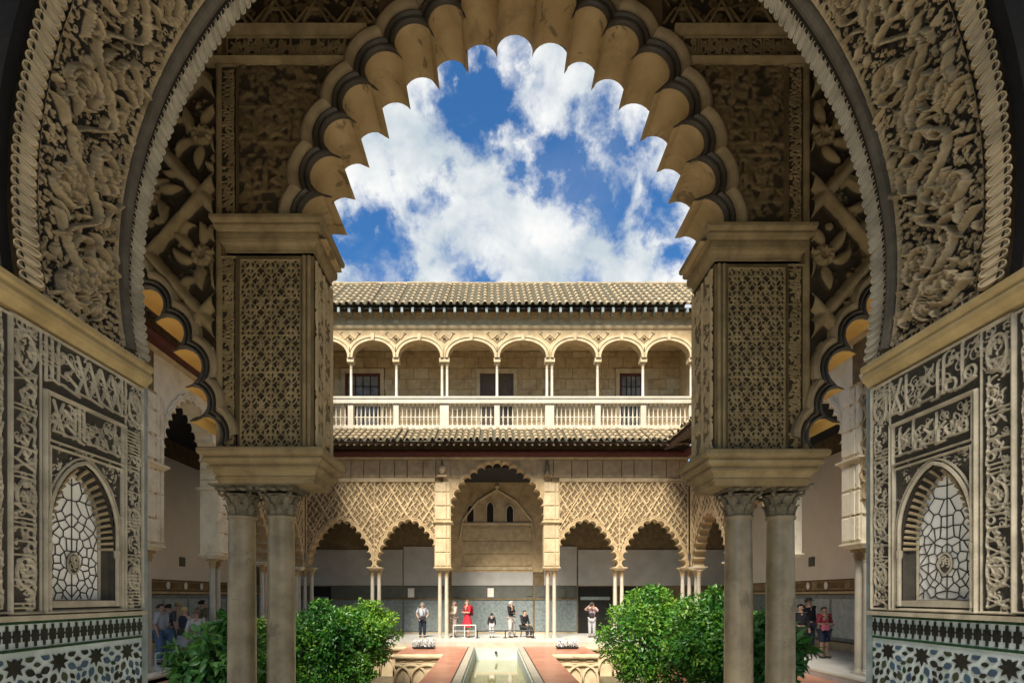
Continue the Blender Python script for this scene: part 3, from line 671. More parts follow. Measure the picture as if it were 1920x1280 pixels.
    def put(poly, m):
        q = clip_below(poly, -.264)
        q = [(-b_, a) for a, b_ in clip_below([(z, -y) for y, z in q], -YA)]
        q = [(b_, a) for a, b_ in clip_below([(z, y) for y, z in q], 3.0)]
        if len(q) < 3: return
        MB().plate(q, 0, .004, f=lambda yy, zz, k: W(yy, zz, .005 - k)).build('star_tile', M[m], d)
    seen = []
    def tear(c, a, L, w):
        pts = [(0, -.5), (.32, -.32), (.5, 0), (.38, .28), (0, .62), (-.38, .28), (-.5, 0), (-.32, -.32)]
        ca, sa = math.cos(a), math.sin(a)
        return [(c[0] + (py * L) * ca - (px * w) * sa, c[1] + (py * L) * sa + (px * w) * ca) for px, py in pts]
    for j in range(3):
        for i in range(-1, 6):
            c = (YA + .0 + (i + .5 * (j % 2)) * p, -.300 - j * .195)
            if c[1] < -.80: continue
            put([(c[0] + (.052 if k % 2 == 0 else .028) * math.cos(k * PI / 8 + PI / 2), c[1] + (.052 if k % 2 == 0 else .028) * math.sin(k * PI / 8 + PI / 2)) for k in range(16)], 'glaze_k'); seen.append((c, .05))
    stars = list(seen)
    for (c, _) in stars:
        for k in range(8):
            a = k * PI / 4 + PI / 8; q = (c[0] + .079 * math.cos(a), c[1] + .079 * math.sin(a))
            if all((q[0] - s_[0]) ** 2 + (q[1] - s_[1]) ** 2 > (r_ + .022) ** 2 for s_, r_ in seen): seen.append((q, .016)); put(tear(q, a, .046, .034), rg.choice(('glaze_b', 'glaze_k', 'glaze_b', 'glaze_o', 'glaze_k')))
    for (c, _) in stars:
        for k in range(16):
            a = k * PI / 8; 
            for rr_ in (.108, .128):
                q = (c[0] + rr_ * math.cos(a), c[1] + rr_ * math.sin(a))
                if all((q[0] - s_[0]) ** 2 + (q[1] - s_[1]) ** 2 > (r_ + .017) ** 2 for s_, r_ in seen): seen.append((q, .012)); put(tear(q, a, .033, .022), rg.choice(('glaze_b', 'glaze_k', 'glaze_g', 'glaze_o', 'glaze_k')))
def clip_below(poly, zmax):
    out = []
    for i in range(len(poly)):
        a, b = poly[i], poly[(i + 1) % len(poly)]
        if a[1] <= zmax: out.append(a)
        if (a[1] <= zmax) != (b[1] <= zmax):
            t = (zmax - a[1]) / (b[1] - a[1]); out.append((a[0] + t * (b[0] - a[0]), zmax))
    return out
def bevx(s, sx, side, th, y0, y1, z0, z1):
    X = lambda d: sx - side * d
    return s.add([(X(0), y0, z0), (X(0), y1, z0), (X(0), y1, z1), (X(0), y0, z1), (X(th), y0 + .002, z0 + .002), (X(th), y1 - .002, z0 + .002), (X(th), y1 - .002, z1 - .002), (X(th), y0 + .002, z1 - .002)],
                 [(4, 5, 6, 7), (0, 1, 5, 4), (1, 2, 6, 5), (2, 3, 7, 6), (3, 0, 4, 7)])
MB.bevx = bevx
def thing_part(name, parent, loc):
    o = bpy.data.objects.new(name, None); C.objects.link(o); o.parent = parent; o.location = Vector(loc) - wloc(parent); o.empty_display_size = .05; return o
def voronoi_edges(inside, bb, n, seed, md=.0225):
    rg = random.Random(seed); c = (bb[0] + bb[1]) / 2; pts = []
    tries = 0
    while len(pts) < n // 2 and tries < 9000:
        tries += 1; p = (rg.uniform(c, bb[1] + .01), rg.uniform(bb[2] - .01, bb[3] + .01))
        if all(((p[0] - q[0]) / .8) ** 2 + ((p[1] - q[1]) / 1.25) ** 2 > md ** 2 for q in pts) and p[0] - c > .008: pts.append(p)
    pts = pts + [(2 * c - a, b) for a, b in pts]
    r = delaunay_2d_cdt([Vector(p) for p in pts], [], [], 0, 1e-6); vs_, fs = r[0], r[2]; cc = {}; em = {}
    for fi, f in enumerate(fs):
        a, b, d = [vs_[i] for i in f]; D = 2 * (a.x * (b.y - d.y) + b.x * (d.y - a.y) + d.x * (a.y - b.y))
        if abs(D) < 1e-9: continue
        ux = (a.length_squared * (b.y - d.y) + b.length_squared * (d.y - a.y) + d.length_squared * (a.y - b.y)) / D
        uy = (a.length_squared * (d.x - b.x) + b.length_squared * (a.x - d.x) + d.length_squared * (b.x - a.x)) / D
        cc[fi] = (ux, uy)
        for i in range(3): em.setdefault(tuple(sorted((f[i], f[(i + 1) % 3]))), []).append(fi)
    out = []
    for e, fl in em.items():
        if len(fl) == 2 and fl[0] in cc and fl[1] in cc:
            p, q = cc[fl[0]], cc[fl[1]]
            if inside(*p) or inside(*q):
                if not inside(*p): p, q = q, p
                k = 1.0
                while not inside(p[0] + (q[0] - p[0]) * k, p[1] + (q[1] - p[1]) * k) and k > .05: k -= .1
                out.append((p, (p[0] + (q[0] - p[0]) * k, p[1] + (q[1] - p[1]) * k)))
    return out
make_jamb(-1, 'left jamb of the dark archway, carved black-and-cream script around a blind arched window')
make_jamb(1, 'right jamb of the dark archway, carved black-and-cream script around a blind arched window')
# the room behind the camera and the gallery roof, which shade the near stone
slab('ceiling', 'wood', -6, 6, -2.6, 2.2, 6.6, 6.75)
slab('wall', 'plaster', -4.9, -4.6, -1.6, 2.2, FL, 6.6)
slab('wall', 'plaster', 4.6, 4.9, -1.6, 2.2, FL, 6.6)
slab('ceiling', 'wood', -11, 11, 3.06, 5.5, 6.11, 6.2)
# ------------------------------------------------------------------ near arcade (depth 5)
YN, YB = 5.0, 5.52
def N(x, y): return ((x - 926) * .005, (1116 - y) * .005)
def inpoly(X, Z, poly):
    r = np.zeros(X.shape, bool); n = len(poly)
    for i in range(n):
        (x0, z0), (x1, z1) = poly[i], poly[(i + 1) % n]
        if z0 == z1: continue
        r ^= ((Z < z0) != (Z < z1)) & (X < (x1 - x0) * (Z - z0) / (z1 - z0) + x0)
    return r
near = thing('near_arcade', 'shaded brown stone arcade with large lobed arch, on paired columns in front of the courtyard', 'arcade', (.185, 5.26, FL))
PROF = [(0, 0), (.0, -.022), (.010, -.040), (.026, -.046), (.040, -.034), (.045, -.016), (.056, -.040), (.074, -.052), (.092, -.040), (.098, -.018), (.112, -.05), (.135, -.078), (.165, -.084), (.195, -.062), (.205, 0)]
def lobed(cusps, ctr, y0, y1, prof, nd, bulge, parent, n=10, sf='soffit'):
    bnd, hole = [], []
    for L in lobes_from(cusps, ctr, bulge):
        so = MB(); inner = lobe_ring(L, L[1], n)
        so.grid([[(u, y, z) for u, z in inner] for y in (y0, y1)]); so.grid([[(u, y1 + .0, z) for u, z in inner], [(u, y1 + .004, z) for u, z in lobe_ring(L, L[1] + .12, n)]])
        so.build('lobe_soffit', M[sf], parent, True)
        mo = MB(); rows = [[(u, y0 + d, z) for u, z in lobe_ring(L, L[1] + dr, n)] for dr, d in prof]
        mo.grid(rows[:nd + 1]); mo.cur = 1; mo.grid(rows[nd:]); mo.build('lobe_moulding', [M['dark_roll'], M['roll']], parent, True)
        bnd += [(u, z) for u, z in lobe_ring(L, L[1] + prof[-1][0] - .02, n)]; hole += inner
    return bnd, hole
cpx = [(612, 448), (623, 371), (640, 298), (669, 232), (710, 172), (754, 112), (814, 71), (874, 37), (933, 5), (1005, 5), (1071, 38), (1127, 72), (1183, 114), (1228, 177), (1262, 241), (1286, 306), (1300, 377), (1313, 452)]
cb, ch = lobed([N(*p) for p in cpx], N(965, 420), YN, YB, PROF, 9, 1.30, near, 14)
XL, XR = -2.555, 2.915; ZI_L, ZI_R = 3.495, 3.42
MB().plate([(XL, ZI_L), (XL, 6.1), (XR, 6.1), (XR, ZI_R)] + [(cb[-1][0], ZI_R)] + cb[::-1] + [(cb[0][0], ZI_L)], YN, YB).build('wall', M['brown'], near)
# weathered carving of the wall face
cv = Cv(2.71 + 2.385, 1.5, .010); rg = random.Random(21)
for zz in (.18, .62, 1.07): cv.seg((0, zz), (5.1, zz), .010, .010, .010)
arabesque(cv, rg, 620, .05, .020, 0, 5.1, 0, 1.5); callig(cv, .1, 5.0, .22, .58, rg, False, .022, False, .035); callig(cv, .1, 5.0, .66, 1.03, rg, False, .020, False, .03)
for xx in (.55, 4.62): cv.seg((xx, 0), (xx, 1.5), .012, .012, .012)
ns = np.random.RandomState(2).rand(40, 130); zi = np.linspace(0, 38.9, cv.nz); xi = np.linspace(0, 128.9, cv.nx)
zi0, xi0 = zi.astype(int), xi.astype(int); fz, fx = (zi - zi0)[:, None], (xi - xi0)[None]
nz_ = (ns[zi0][:, xi0] * (1 - fz) + ns[zi0 + 1][:, xi0] * fz) * (1 - fx) + (ns[zi0][:, xi0 + 1] * (1 - fz) + ns[zi0 + 1][:, xi0 + 1] * fz) * fx
cv.h = cv.h * (.25 + nz_) + .012 * nz_
X, Z = np.meshgrid(cv.x - 2.385, cv.z + 3.5); big = [(cb[0][0], 3.3)] + cb + [(cb[-1][0], 3.3)]
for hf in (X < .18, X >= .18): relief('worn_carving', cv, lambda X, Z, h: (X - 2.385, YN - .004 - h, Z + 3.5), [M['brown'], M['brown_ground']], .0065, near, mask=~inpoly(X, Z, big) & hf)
# script strips, string courses and the strapwork band at the top
def strip(x0, x1, z0, z1, seed, vert, m='brown_hi', h=.016, y=YN, parent=near, res=.0052, ground='brown_ground', wk=.055):
    cv = Cv(x1 - x0, z1 - z0, res)
    if vert: callig(cv, .02, z1 - z0 - .02, .012, x1 - x0 - .012, random.Random(seed), True, h, True, wk)
    else: callig(cv, .02, x1 - x0 - .02, .012, z1 - z0 - .012, random.Random(seed), False, h, True, wk)
    cv.frame(0, x1 - x0, 0, z1 - z0, .011, h * 1.3)
    return relief('script_band', cv, lambda X, Z, hh: (X + x0, y - .005 - hh, Z + z0), [M[m], M[ground]], h * .4, parent)
strip(XL, -2.4, 3.5, 4.95, 1, True); strip(2.75, XR - .01, 3.43, 4.95, 2, True)
_l, _r = N(690, 0)[0], N(1262, 0)[0]
for a, b, z0, z1 in ((-2.62, N(652, 120)[0], 4.955, 5.0), (N(1287, 120)[0], 3.0, 4.955, 5.0), (-2.62, _l, 5.225, 5.30), (_r, 3.0, 5.225, 5.30)):
    mb = MB(); mb.extr([(YN, z0), (YN - .03, z0 + .004), (YN - .05, (z0 + z1) / 2), (YN - .065, z1 - .006), (YN, z1)], a, b); mb.build('string_course', M['brown_hi'], near)
strip(-2.5, N(660, 90)[0], 5.005, 5.22, 4, False, h=.010); strip(N(1280, 90)[0], 2.95, 5.005, 5.22, 5, False, h=.012)
for a, b in ((-2.6, _l + .1), (_r - .1, 3.0)):
    W_ = b - a; bd = MB().box(a, b, YN - .02, YN - .002, 5.302, 5.70); bd.build('strapwork_bed', M['brown_ground'], near)
    cv = Cv(W_, .38, .012); arabesque(cv, random.Random(8), int(60 * W_), .05, .02, 0, W_, 0, .38); relief('strapwork_leaves', cv, lambda X, Z, h: (X + a, YN - .021 - h, Z + 5.31), [M['brown'], M['brown_ground']], .006, near)
    n = int(W_ / .34); p = W_ / n; tb = MB()
    for i in range(n):
        c = a + (i + .5) * p
        tb.tube([(c - .5 * p, YN - .05, 5.31), (c - .22 * p, YN - .05, 5.44), (c + .22 * p, YN - .05, 5.44), (c + .5 * p, YN - .05, 5.31)], .014, 5)
        tb.tube([(c - .3 * p, YN - .06, 5.31), (c - .02 * p, YN - .06, 5.5), (c + .25 * p, YN - .06, 5.62), (c + .5 * p, YN - .06, 5.5), (c + .75 * p, YN - .06, 5.62)], .014, 5)
        tb.tube([(c + .3 * p, YN - .055, 5.31), (c + .02 * p, YN - .055, 5.5), (c - .25 * p, YN - .055, 5.62)], .014, 5)
    tb.build('strapwork', M['brown'], near)
# piers
def network(cv, seed):
    # flowing interlace: mirrored cells, five courses high, with stars where the strands meet
    px, pz, w, h = cv.W / 3, cv.H / 9, .0062, .020
    for fam in (-1, 1):
        for k in range(-14, 18):
            base = [(k * px / 2 + fam * t * px / pz / 2, t) for t in np.linspace(0, cv.H, 170)]
            for amp, off in ((.030, 0), (-.018, .006)): cv.poly([(a + amp * math.sin(2 * PI * t / pz) + off, t) for a, t in base], w, h, 'flat')
    for i in range(-1, 8):
        for j in range(0, 20):
            c = ((i + .5 * (j % 2)) * px, j * pz / 2); cv.flower(c, .020, 8, h * .8, .35)
            for a in (.9, 2.24, -.9, -2.24): cv.leaf(c, a, .055, .0085, (1 if a > 0 else -1) * (1 if abs(a) < 1.5 else -1) * 1.4, h * .75, 'flat')
            cv.poly([(c[0] + .034 * math.cos(t), c[1] + .048 * math.sin(t)) for t in np.linspace(0, 2 * PI, 13)], .0048, h * .9, 'flat')
    for j in range(1, 5): cv.seg((0, j * cv.H / 5), (cv.W, j * cv.H / 5), .006, .006, h)
UP_ = [(0, -.315), (.004, -.30), (.02, -.275), (.026, -.235), (.045, -.205), (.055, -.165), (.058, -.135), (.082, -.118), (.088, -.075), (.088, -.06), (.105, -.045), (.11, -.012), (.108, 0), (.06, .004)]
LOW_ = [(-.05, -.31), (.0, -.305), (.004, -.245), (.03, -.22), (.055, -.185), (.064, -.165), (.066, -.15), (.092, -.135), (.096, -.118), (.112, -.09), (.125, -.045), (.13, -.025), (.13, 0), (.02, .004)]
UP = [(0, -.315), (0, -.29), (.014, -.288), (.014, -.272), (.006, -.268), (.02, -.235), (.045, -.212), (.045, -.20), (.055, -.198), (.055, -.135), (.048, -.13), (.048, -.122), (.075, -.112), (.088, -.085), (.088, -.072), (.08, -.068), (.08, -.058), (.105, -.048), (.115, -.03), (.115, 0), (.05, .004)]
LOW = [(-.05, -.31), (.0, -.308), (.0, -.272), (.016, -.27), (.016, -.252), (.006, -.248), (.03, -.205), (.055, -.188), (.066, -.186), (.066, -.166), (.052, -.162), (.052, -.148), (.085, -.132), (.10, -.105), (.10, -.094), (.088, -.09), (.088, -.078), (.122, -.066), (.132, -.045), (.132, -.012), (.12, -.008), (.12, 0), (.02, .004)]
for side, px0, px1, zt, zb in ((-1, -2.56, -1.69, ZI_L, 1.365), (1, 2.07, 2.92, ZI_R, 1.345)):
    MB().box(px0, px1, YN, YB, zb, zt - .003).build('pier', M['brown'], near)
    MB().ring(px0 + (.06 if side < 0 else 0), px1 - (.06 if side > 0 else 0), YN, YB, [(o, zt + z) for o, z in UP]).build('impost', M['brown_hi'], near)
    MB().ring(px0 - (.03 if side < 0 else 0), px1 + (.03 if side > 0 else 0), YN, YB, [(o, zb + z) for o, z in LOW]).build('impost', M['brown_hi'], near)
    s0, s1 = (px0 + .01, px0 + .155) if side < 0 else (px1 - .175, px1 - .02)
    strip(s0, s1, zb + .02, zt - .33, 11 + side, True, h=.016)
    p0, p1 = (px0 + .19, px1 - .115) if side < 0 else (px0 + .115, px1 - .20)
    cv = Cv(p1 - p0, zt - .36 - zb - .02, .0056); network(cv, 17 + side); cv.frame(0, cv.W, 0, cv.H, .012, .022)
    relief('lattice_panel', cv, lambda X, Z, h: (X + p0, YN - .004 - h, Z + zb + .02), [M['brown_hi'], M['brown_ground']], .0095, near)
    for xx in ((p1 + .03, p1 + .075) if side < 0 else (p0 - .075, p0 - .03)):
        MB().tube([(xx, YN - .008, zb + .01), (xx, YN - .008, zt - .32)], .018, 6).build('corner_bead', M['brown_hi'], near)
    rx = px1 if side < 0 else px0; sg = -side
    cv = Cv(.50, zt - .36 - zb, .009); rg = random.Random(9 + side); arabesque(cv, rg, 260, .035, .03, 0, .5, 0, cv.H); 
    for k in range(9): cv.flower((.12 + .26 * (k % 2), .12 + .2 * k), .07, 8, .04)
    cv.seg((.02, 0), (.02, cv.H), .02, .02, .035); cv.seg((.48, 0), (.48, cv.H), .02, .02, .035); cv.seg((.25, 0), (.25, cv.H), .012, .012, .03)
    relief('reveal_carving', cv, lambda X, Z, h: (rx + sg * (.003 + h), YN + .01 + X, Z + zb + .01), [M['stucco'], M['stucco_ground']], .008, near)
# paired marble columns
def acanthus(mb, c, r0, z0, hh, n, ph=0., out=.05, w=.05):
    for k in range(n):
        a = ph + 2 * PI * k / n; ca, sa = math.cos(a), math.sin(a); rows = []
        for t, o, ww in ((0, 0, .8), (.35, .006, 1), (.7, .02, .9), (.92, out * .8, .7), (1.0, out * 1.15, .5), (.9, out * 1.45, .3)):
            rr = r0 + o; rows.append([(c[0] + (rr - .008) * ca + ww * w * sa, c[1] + (rr - .008) * sa - ww * w * ca, z0 + hh * t), (c[0] + (rr + .008) * ca, c[1] + (rr + .008) * sa, z0 + hh * t), (c[0] + (rr - .008) * ca - ww * w * sa, c[1] + (rr - .008) * sa + ww * w * ca, z0 + hh * t)])
        mb.grid(rows)
def near_column(cx):
    c = thing_part('column', near, (cx, 5.26, FL))
    mb = MB(); mb.lathe([(.13, .16), (.133, .3), (.134, .9), (.130, 1.7), (.123, 2.38), (.123, 2.40), (.137, 2.405), (.140, 2.42), (.137, 2.435), (.122, 2.44)], (cx, 5.26, FL), 28); mb.build('shaft', M['marble_col'], c, True)
    mb = MB(); mb.lathe([(.20, .0), (.20, .05), (.18, .055), (.185, .08), (.17, .10), (.145, .115), (.15, .13), (.15, .15), (.132, .165)], (cx, 5.26, FL), 24); mb.build('base', M['marble_col'], c, True)
    mb = MB(); z = FL + 2.44; mb.lathe([(.118, 0), (.120, .06), (.128, .13), (.15, .185), (.165, .20)], (cx, 5.26, z), 20)
    acanthus(mb, (cx, 5.26), .122, z + .005, .10, 8, PI / 8, .03, .045); acanthus(mb, (cx, 5.26), .126, z + .06, .12, 8, 0, .045, .05)
    for k in range(4):
        a = PI / 4 + k * PI / 2; q = (cx + .185 * math.cos(a), 5.26 + .185 * math.sin(a), z + .215)
        mb.tube([(q[0] + .030 * math.cos(t) * math.cos(a), q[1] + .030 * math.cos(t) * math.sin(a), q[2] + .030 * math.sin(t)) for t in np.linspace(0, 2 * PI, 9)], .016, 5)
    mb.box(cx - .178, cx + .178, 5.08, 5.44, z + .232, z + .272)
    for s_ in (-1, 0, 1): mb.lathe([(0, -.02), (.028, -.014), (.034, 0), (.024, .016), (0, .02)], (cx + .10 * s_, 5.07, z + .235), 8)
    mb.build('capital', M['capital'], c)
for x in (454, 527.5, 1384.5, 1463): near_column((x - 926) * .00526)
for s_, a, b in ((-1, -2.70, -1.89), (1, 2.2, 3.02)):
    MB().box(a, b, YN + .03, YB - .03, FL + 2.705, 1.06).build('impost_bed', M['capital'], near)
# flanking lobed arches with the heavy lozenge network above them
sc_ = [(392, 850), (357, 790), (349, 727), (325, 660), (292, 604), (252, 555), (205, 512), (150, 480), (95, 462)]
SP = [(dr * .8, d) for dr, d in PROF]
for side in (-1, 1):
    pts = sc_ + [(-p[0] + 120, p[1]) for p in sc_[::-1]]
    if side > 0: pts = [(1930 - x, y + 3) for x, y in pts]
    W_ = [N(*p) for p in pts]; ctr = N(60 if side < 0 else 1870, 760)
    b_, h_ = lobed(W_, ctr, YN, YB, SP, 9, 1.22, near, 10, 'soffit_bounce')
    xs = -2.60 if side < 0 else 2.955; xe = side * 7.6
    MB().plate([(xs, 1.36), (xs, 5.72), (xe, 5.72), (xe, 1.36)] + ([(b_[-1][0], 1.36)] + b_[::-1] + [(b_[0][0], 1.36)]), YN, YB).build('side_wall', M['brown_ground'], near)
    MB().bev(*sorted((xs - side * .005, xs - side * .05)), YN - .035, YN + .1, 1.36, 5.72, .012).build('pilaster_strip', M['brown_hi'], near)
    cv = Cv(1.32, 3.6, .011); rg = random.Random(13 + side)
    ux = lambda x: (xs - x if side < 0 else x - xs)       # distance from the pier
    p = .98
    nodes = []
    for j in range(-1, 6):
        for i in range(-1, 4):
            c = ((i + .5 * (j % 2)) * p + .12, j * .56 + .12); nodes.append(c)
            for dx in (-.5, .5):
                q = (c[0] + dx * p, c[1] + .56); n = 8
                for k in range(n):
                    a_ = (c[0] + (q[0] - c[0]) * k / n, c[1] + (q[1] - c[1]) * k / n); b2 = (c[0] + (q[0] - c[0]) * (k + .8) / n, c[1] + (q[1] - c[1]) * (k + .8) / n)
                    cv.seg(a_, b2, .052 + .01 * math.sin(k * 2.1), .058, .085)
            m_ = (c[0], c[1] + .56); cv.flower(m_, .105, 9, .10, .4)
            for k in range(6):
                a = k * PI / 3 + PI / 6; cv.leaf((m_[0] + .11 * math.cos(a), m_[1] + .11 * math.sin(a)), a + .5, .22, .05, rg.uniform(-1.5, 1.5), .06, 'round')
            for dx, dz in ((-.2, .3), (.2, .3), (-.18, .78), (.18, .78)): cv.leaf((c[0] + dx * p, c[1] + dz * .9), rg.uniform(0, 6.3), .2, .045, 1.8, .055, 'round')
            for k in range(3): cv.flower((c[0] + rg.uniform(-.3, .3), c[1] + rg.uniform(.15, .9)), .045, 5, .06)
    arabesque(cv, rg, 90, .07, .035, 0, 1.32, 0, 3.6)
    Xg, Zg = np.meshgrid(cv.x, cv.z); Xw = xs + side * Xg; mk = ~inpoly(Xw, Zg + 1.37, [(b_[0][0], 1.2)] + b_ + [(b_[-1][0], 1.2)])
    relief('lozenge_network', cv, lambda X, Z, h: (xs + side * X, YN - .006 - h, Z + 1.37), [M['brown_hi'], M['brown_ground']], .02, near, mask=mk, flip=side > 0)
    mb = MB(); mb.extr([(YN, 4.93), (YN - .05, 4.95), (YN - .09, 5.0), (YN - .11, 5.05), (YN, 5.055)], *sorted((xs - side * .0, xs + side * .16))); mb.build('capping', M['brown_hi'], near)
# ------------------------------------------------------------------ courtyard facades
YF, XA = 20.5, .125
def pcurve(hw, zs, rise, n, e1=1.9, e2=.7):
    """cusp points of a pointed arch, equal arc lengths"""
    raw = [(-hw * (1 - t ** e1) ** e2, zs + rise * t) for t in np.linspace(0, 1, 160)]; raw += [(-a, b) for a, b in raw[::-1][1:]]
    s = [0]
    for a, b in zip(raw, raw[1:]): s.append(s[-1] + math.hypot(b[0] - a[0], b[1] - a[1]))
    out = []
    for k in range(n + 1):
        d = s[-1] * k / n; i = min(max(1, int(np.searchsorted(s, d))), len(s) - 1); t = (d - s[i - 1]) / (s[i] - s[i - 1] + 1e-9)
        out.append((raw[i - 1][0] + (raw[i][0] - raw[i - 1][0]) * t, raw[i - 1][1] + (raw[i][1] - raw[i - 1][1]) * t))
    return out
FPROF = [(0, 0), (.0, -.03), (.02, -.045), (.05, -.045), (.065, -.02), (.085, -.04), (.115, -.04), (.13, 0)]
def cusped(cusps, ctr, y0, y1, c0, bulge=1.0):
    """one cusped archivolt as a mesh; its boundary for the wall behind"""
    mb, bnd = MB(), []
    for L in lobes_from(cusps, ctr, bulge):
        inner = lobe_ring(L, L[1], 6); mb.grid([[(u + c0, y, z) for u, z in inner] for y in (y0 - .03, y1)])
        mb.grid([[(u + c0, y0 + d, z) for u, z in lobe_ring(L, L[1] + dr, 6)] for dr, d in FPROF]); bnd += lobe_ring(L, L[1] + .115, 6)
    return mb, bnd
BW = 2.62; TH = .42
CSP = pcurve(1.10, 1.09, 1.74, 15); CTR = (0, 1.5)
_arch, _bnd = cusped(CSP, CTR, 0, TH, 0, 1.04)
arch_me = _arch.mesh('cusped_arch', M['stucco'], True)
# sebka net of the side bays, carved through the whole panel down to the arch
def sebka_cv(W, z0, z1, seed, big):
    cv = Cv(W, z1 - z0, .0155); px, pz = .25, .40; rg = random.Random(seed)
    for fam in (-1, 1):
        for k in range(-16, 30):
            pts = []
            for t in np.linspace(0, cv.H, 42): pts.append((k * px + fam * t * px / pz + .045 * math.sin(2 * PI * t / pz), t))
            cv.poly(pts, .017, .045, 'flat')
    for i in range(-1, int(W / px) + 2):
        for j in range(-1, int(cv.H / pz * 2) + 2):
            c = ((i + .5 * (j % 2)) * px, j * pz / 2); cv.flower(c, .05, 4, .035, .3)
            for a in (.8, 2.3): cv.leaf((c[0], c[1] - .05), a, .1, .022, 1, .03, 'round')
    for k in range(-2, 5):
        a = k * .95 + big; cv.seg((a, cv.H), (a + cv.H * .62, 0), .03, .03, .062); cv.seg((a + 1.4, cv.H), (a + 1.4 - cv.H * .62, 0), .026, .026, .056)
    cv.frame(0, W, 0, cv.H, .03, .06); return cv
Z0S, Z1S = 1.10, 4.35
seb = []
for sd_, bg_ in ((1, 0), (2, .45)):
    cv = sebka_cv(BW, Z0S, Z1S, sd_, bg_); X, Z = np.meshgrid(cv.x - BW / 2, cv.z + Z0S)
    mk = ~inpoly(X, Z, [(_bnd[0][0], 0)] + _bnd + [(_bnd[-1][0], 0)])
    seb.append(relief('sebka_net', cv, lambda X, Z, h: (X - BW / 2, -.004 - h, Z + Z0S), [M['stucco'], M['stucco_ground']], .016, None, mask=mk, asmesh=True))
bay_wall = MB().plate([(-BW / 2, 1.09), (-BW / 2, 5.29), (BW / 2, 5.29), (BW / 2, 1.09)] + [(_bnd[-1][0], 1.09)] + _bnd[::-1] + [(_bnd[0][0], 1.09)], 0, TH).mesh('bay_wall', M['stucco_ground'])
# columns of the courtyard
sh = MB().lathe([(.072, .12), (.078, .3), (.078, 1.2), (.068, 2.34), (.068, 2.36), (.082, 2.365), (.082, 2.39), (.066, 2.395)], (0, 0, 0), 14).mesh('shaft', M['marble'], True)
ba = MB().box(-.11, .11, -.11, .11, 0, .05).lathe([(.105, .05), (.105, .075), (.085, .09), (.09, .11), (.073, .125)], (0, 0, 0), 14).mesh('base', M['marble'], True)
cp = MB(); cp.lathe([(.066, 2.395), (.07, 2.47), (.09, 2.56), (.10, 2.58)], (0, 0, 0), 12); acanthus(cp, (0, 0), .068, 2.40, .13, 6, 0, .03, .03); cp.box(-.105, .105, -.105, .105, 2.58, 2.63)
cap_me = cp.mesh('capital', M['stucco'])
def court_column(par, u, y=.21):
    c = bpy.data.objects.new('column', None); C.objects.link(c); c.parent = par; c.location = (u, y, 0); c.empty_display_size = .1
    link('shaft', sh, c); link('base', ba, c); link('capital', cap_me, c)
block_cache = {}
def block(par, name, m, x0, x1, y0, y1, z0, z1, b=.012):
    k = (name, m, round(x1 - x0, 3), round(y1 - y0, 3), round(z1 - z0, 3))
    if k not in block_cache: block_cache[k] = MB().bev(0, x1 - x0, 0, y1 - y0, 0, z1 - z0, b).mesh(name, M[m])
    return link(name, block_cache[k], par, (x0, y0, z0))
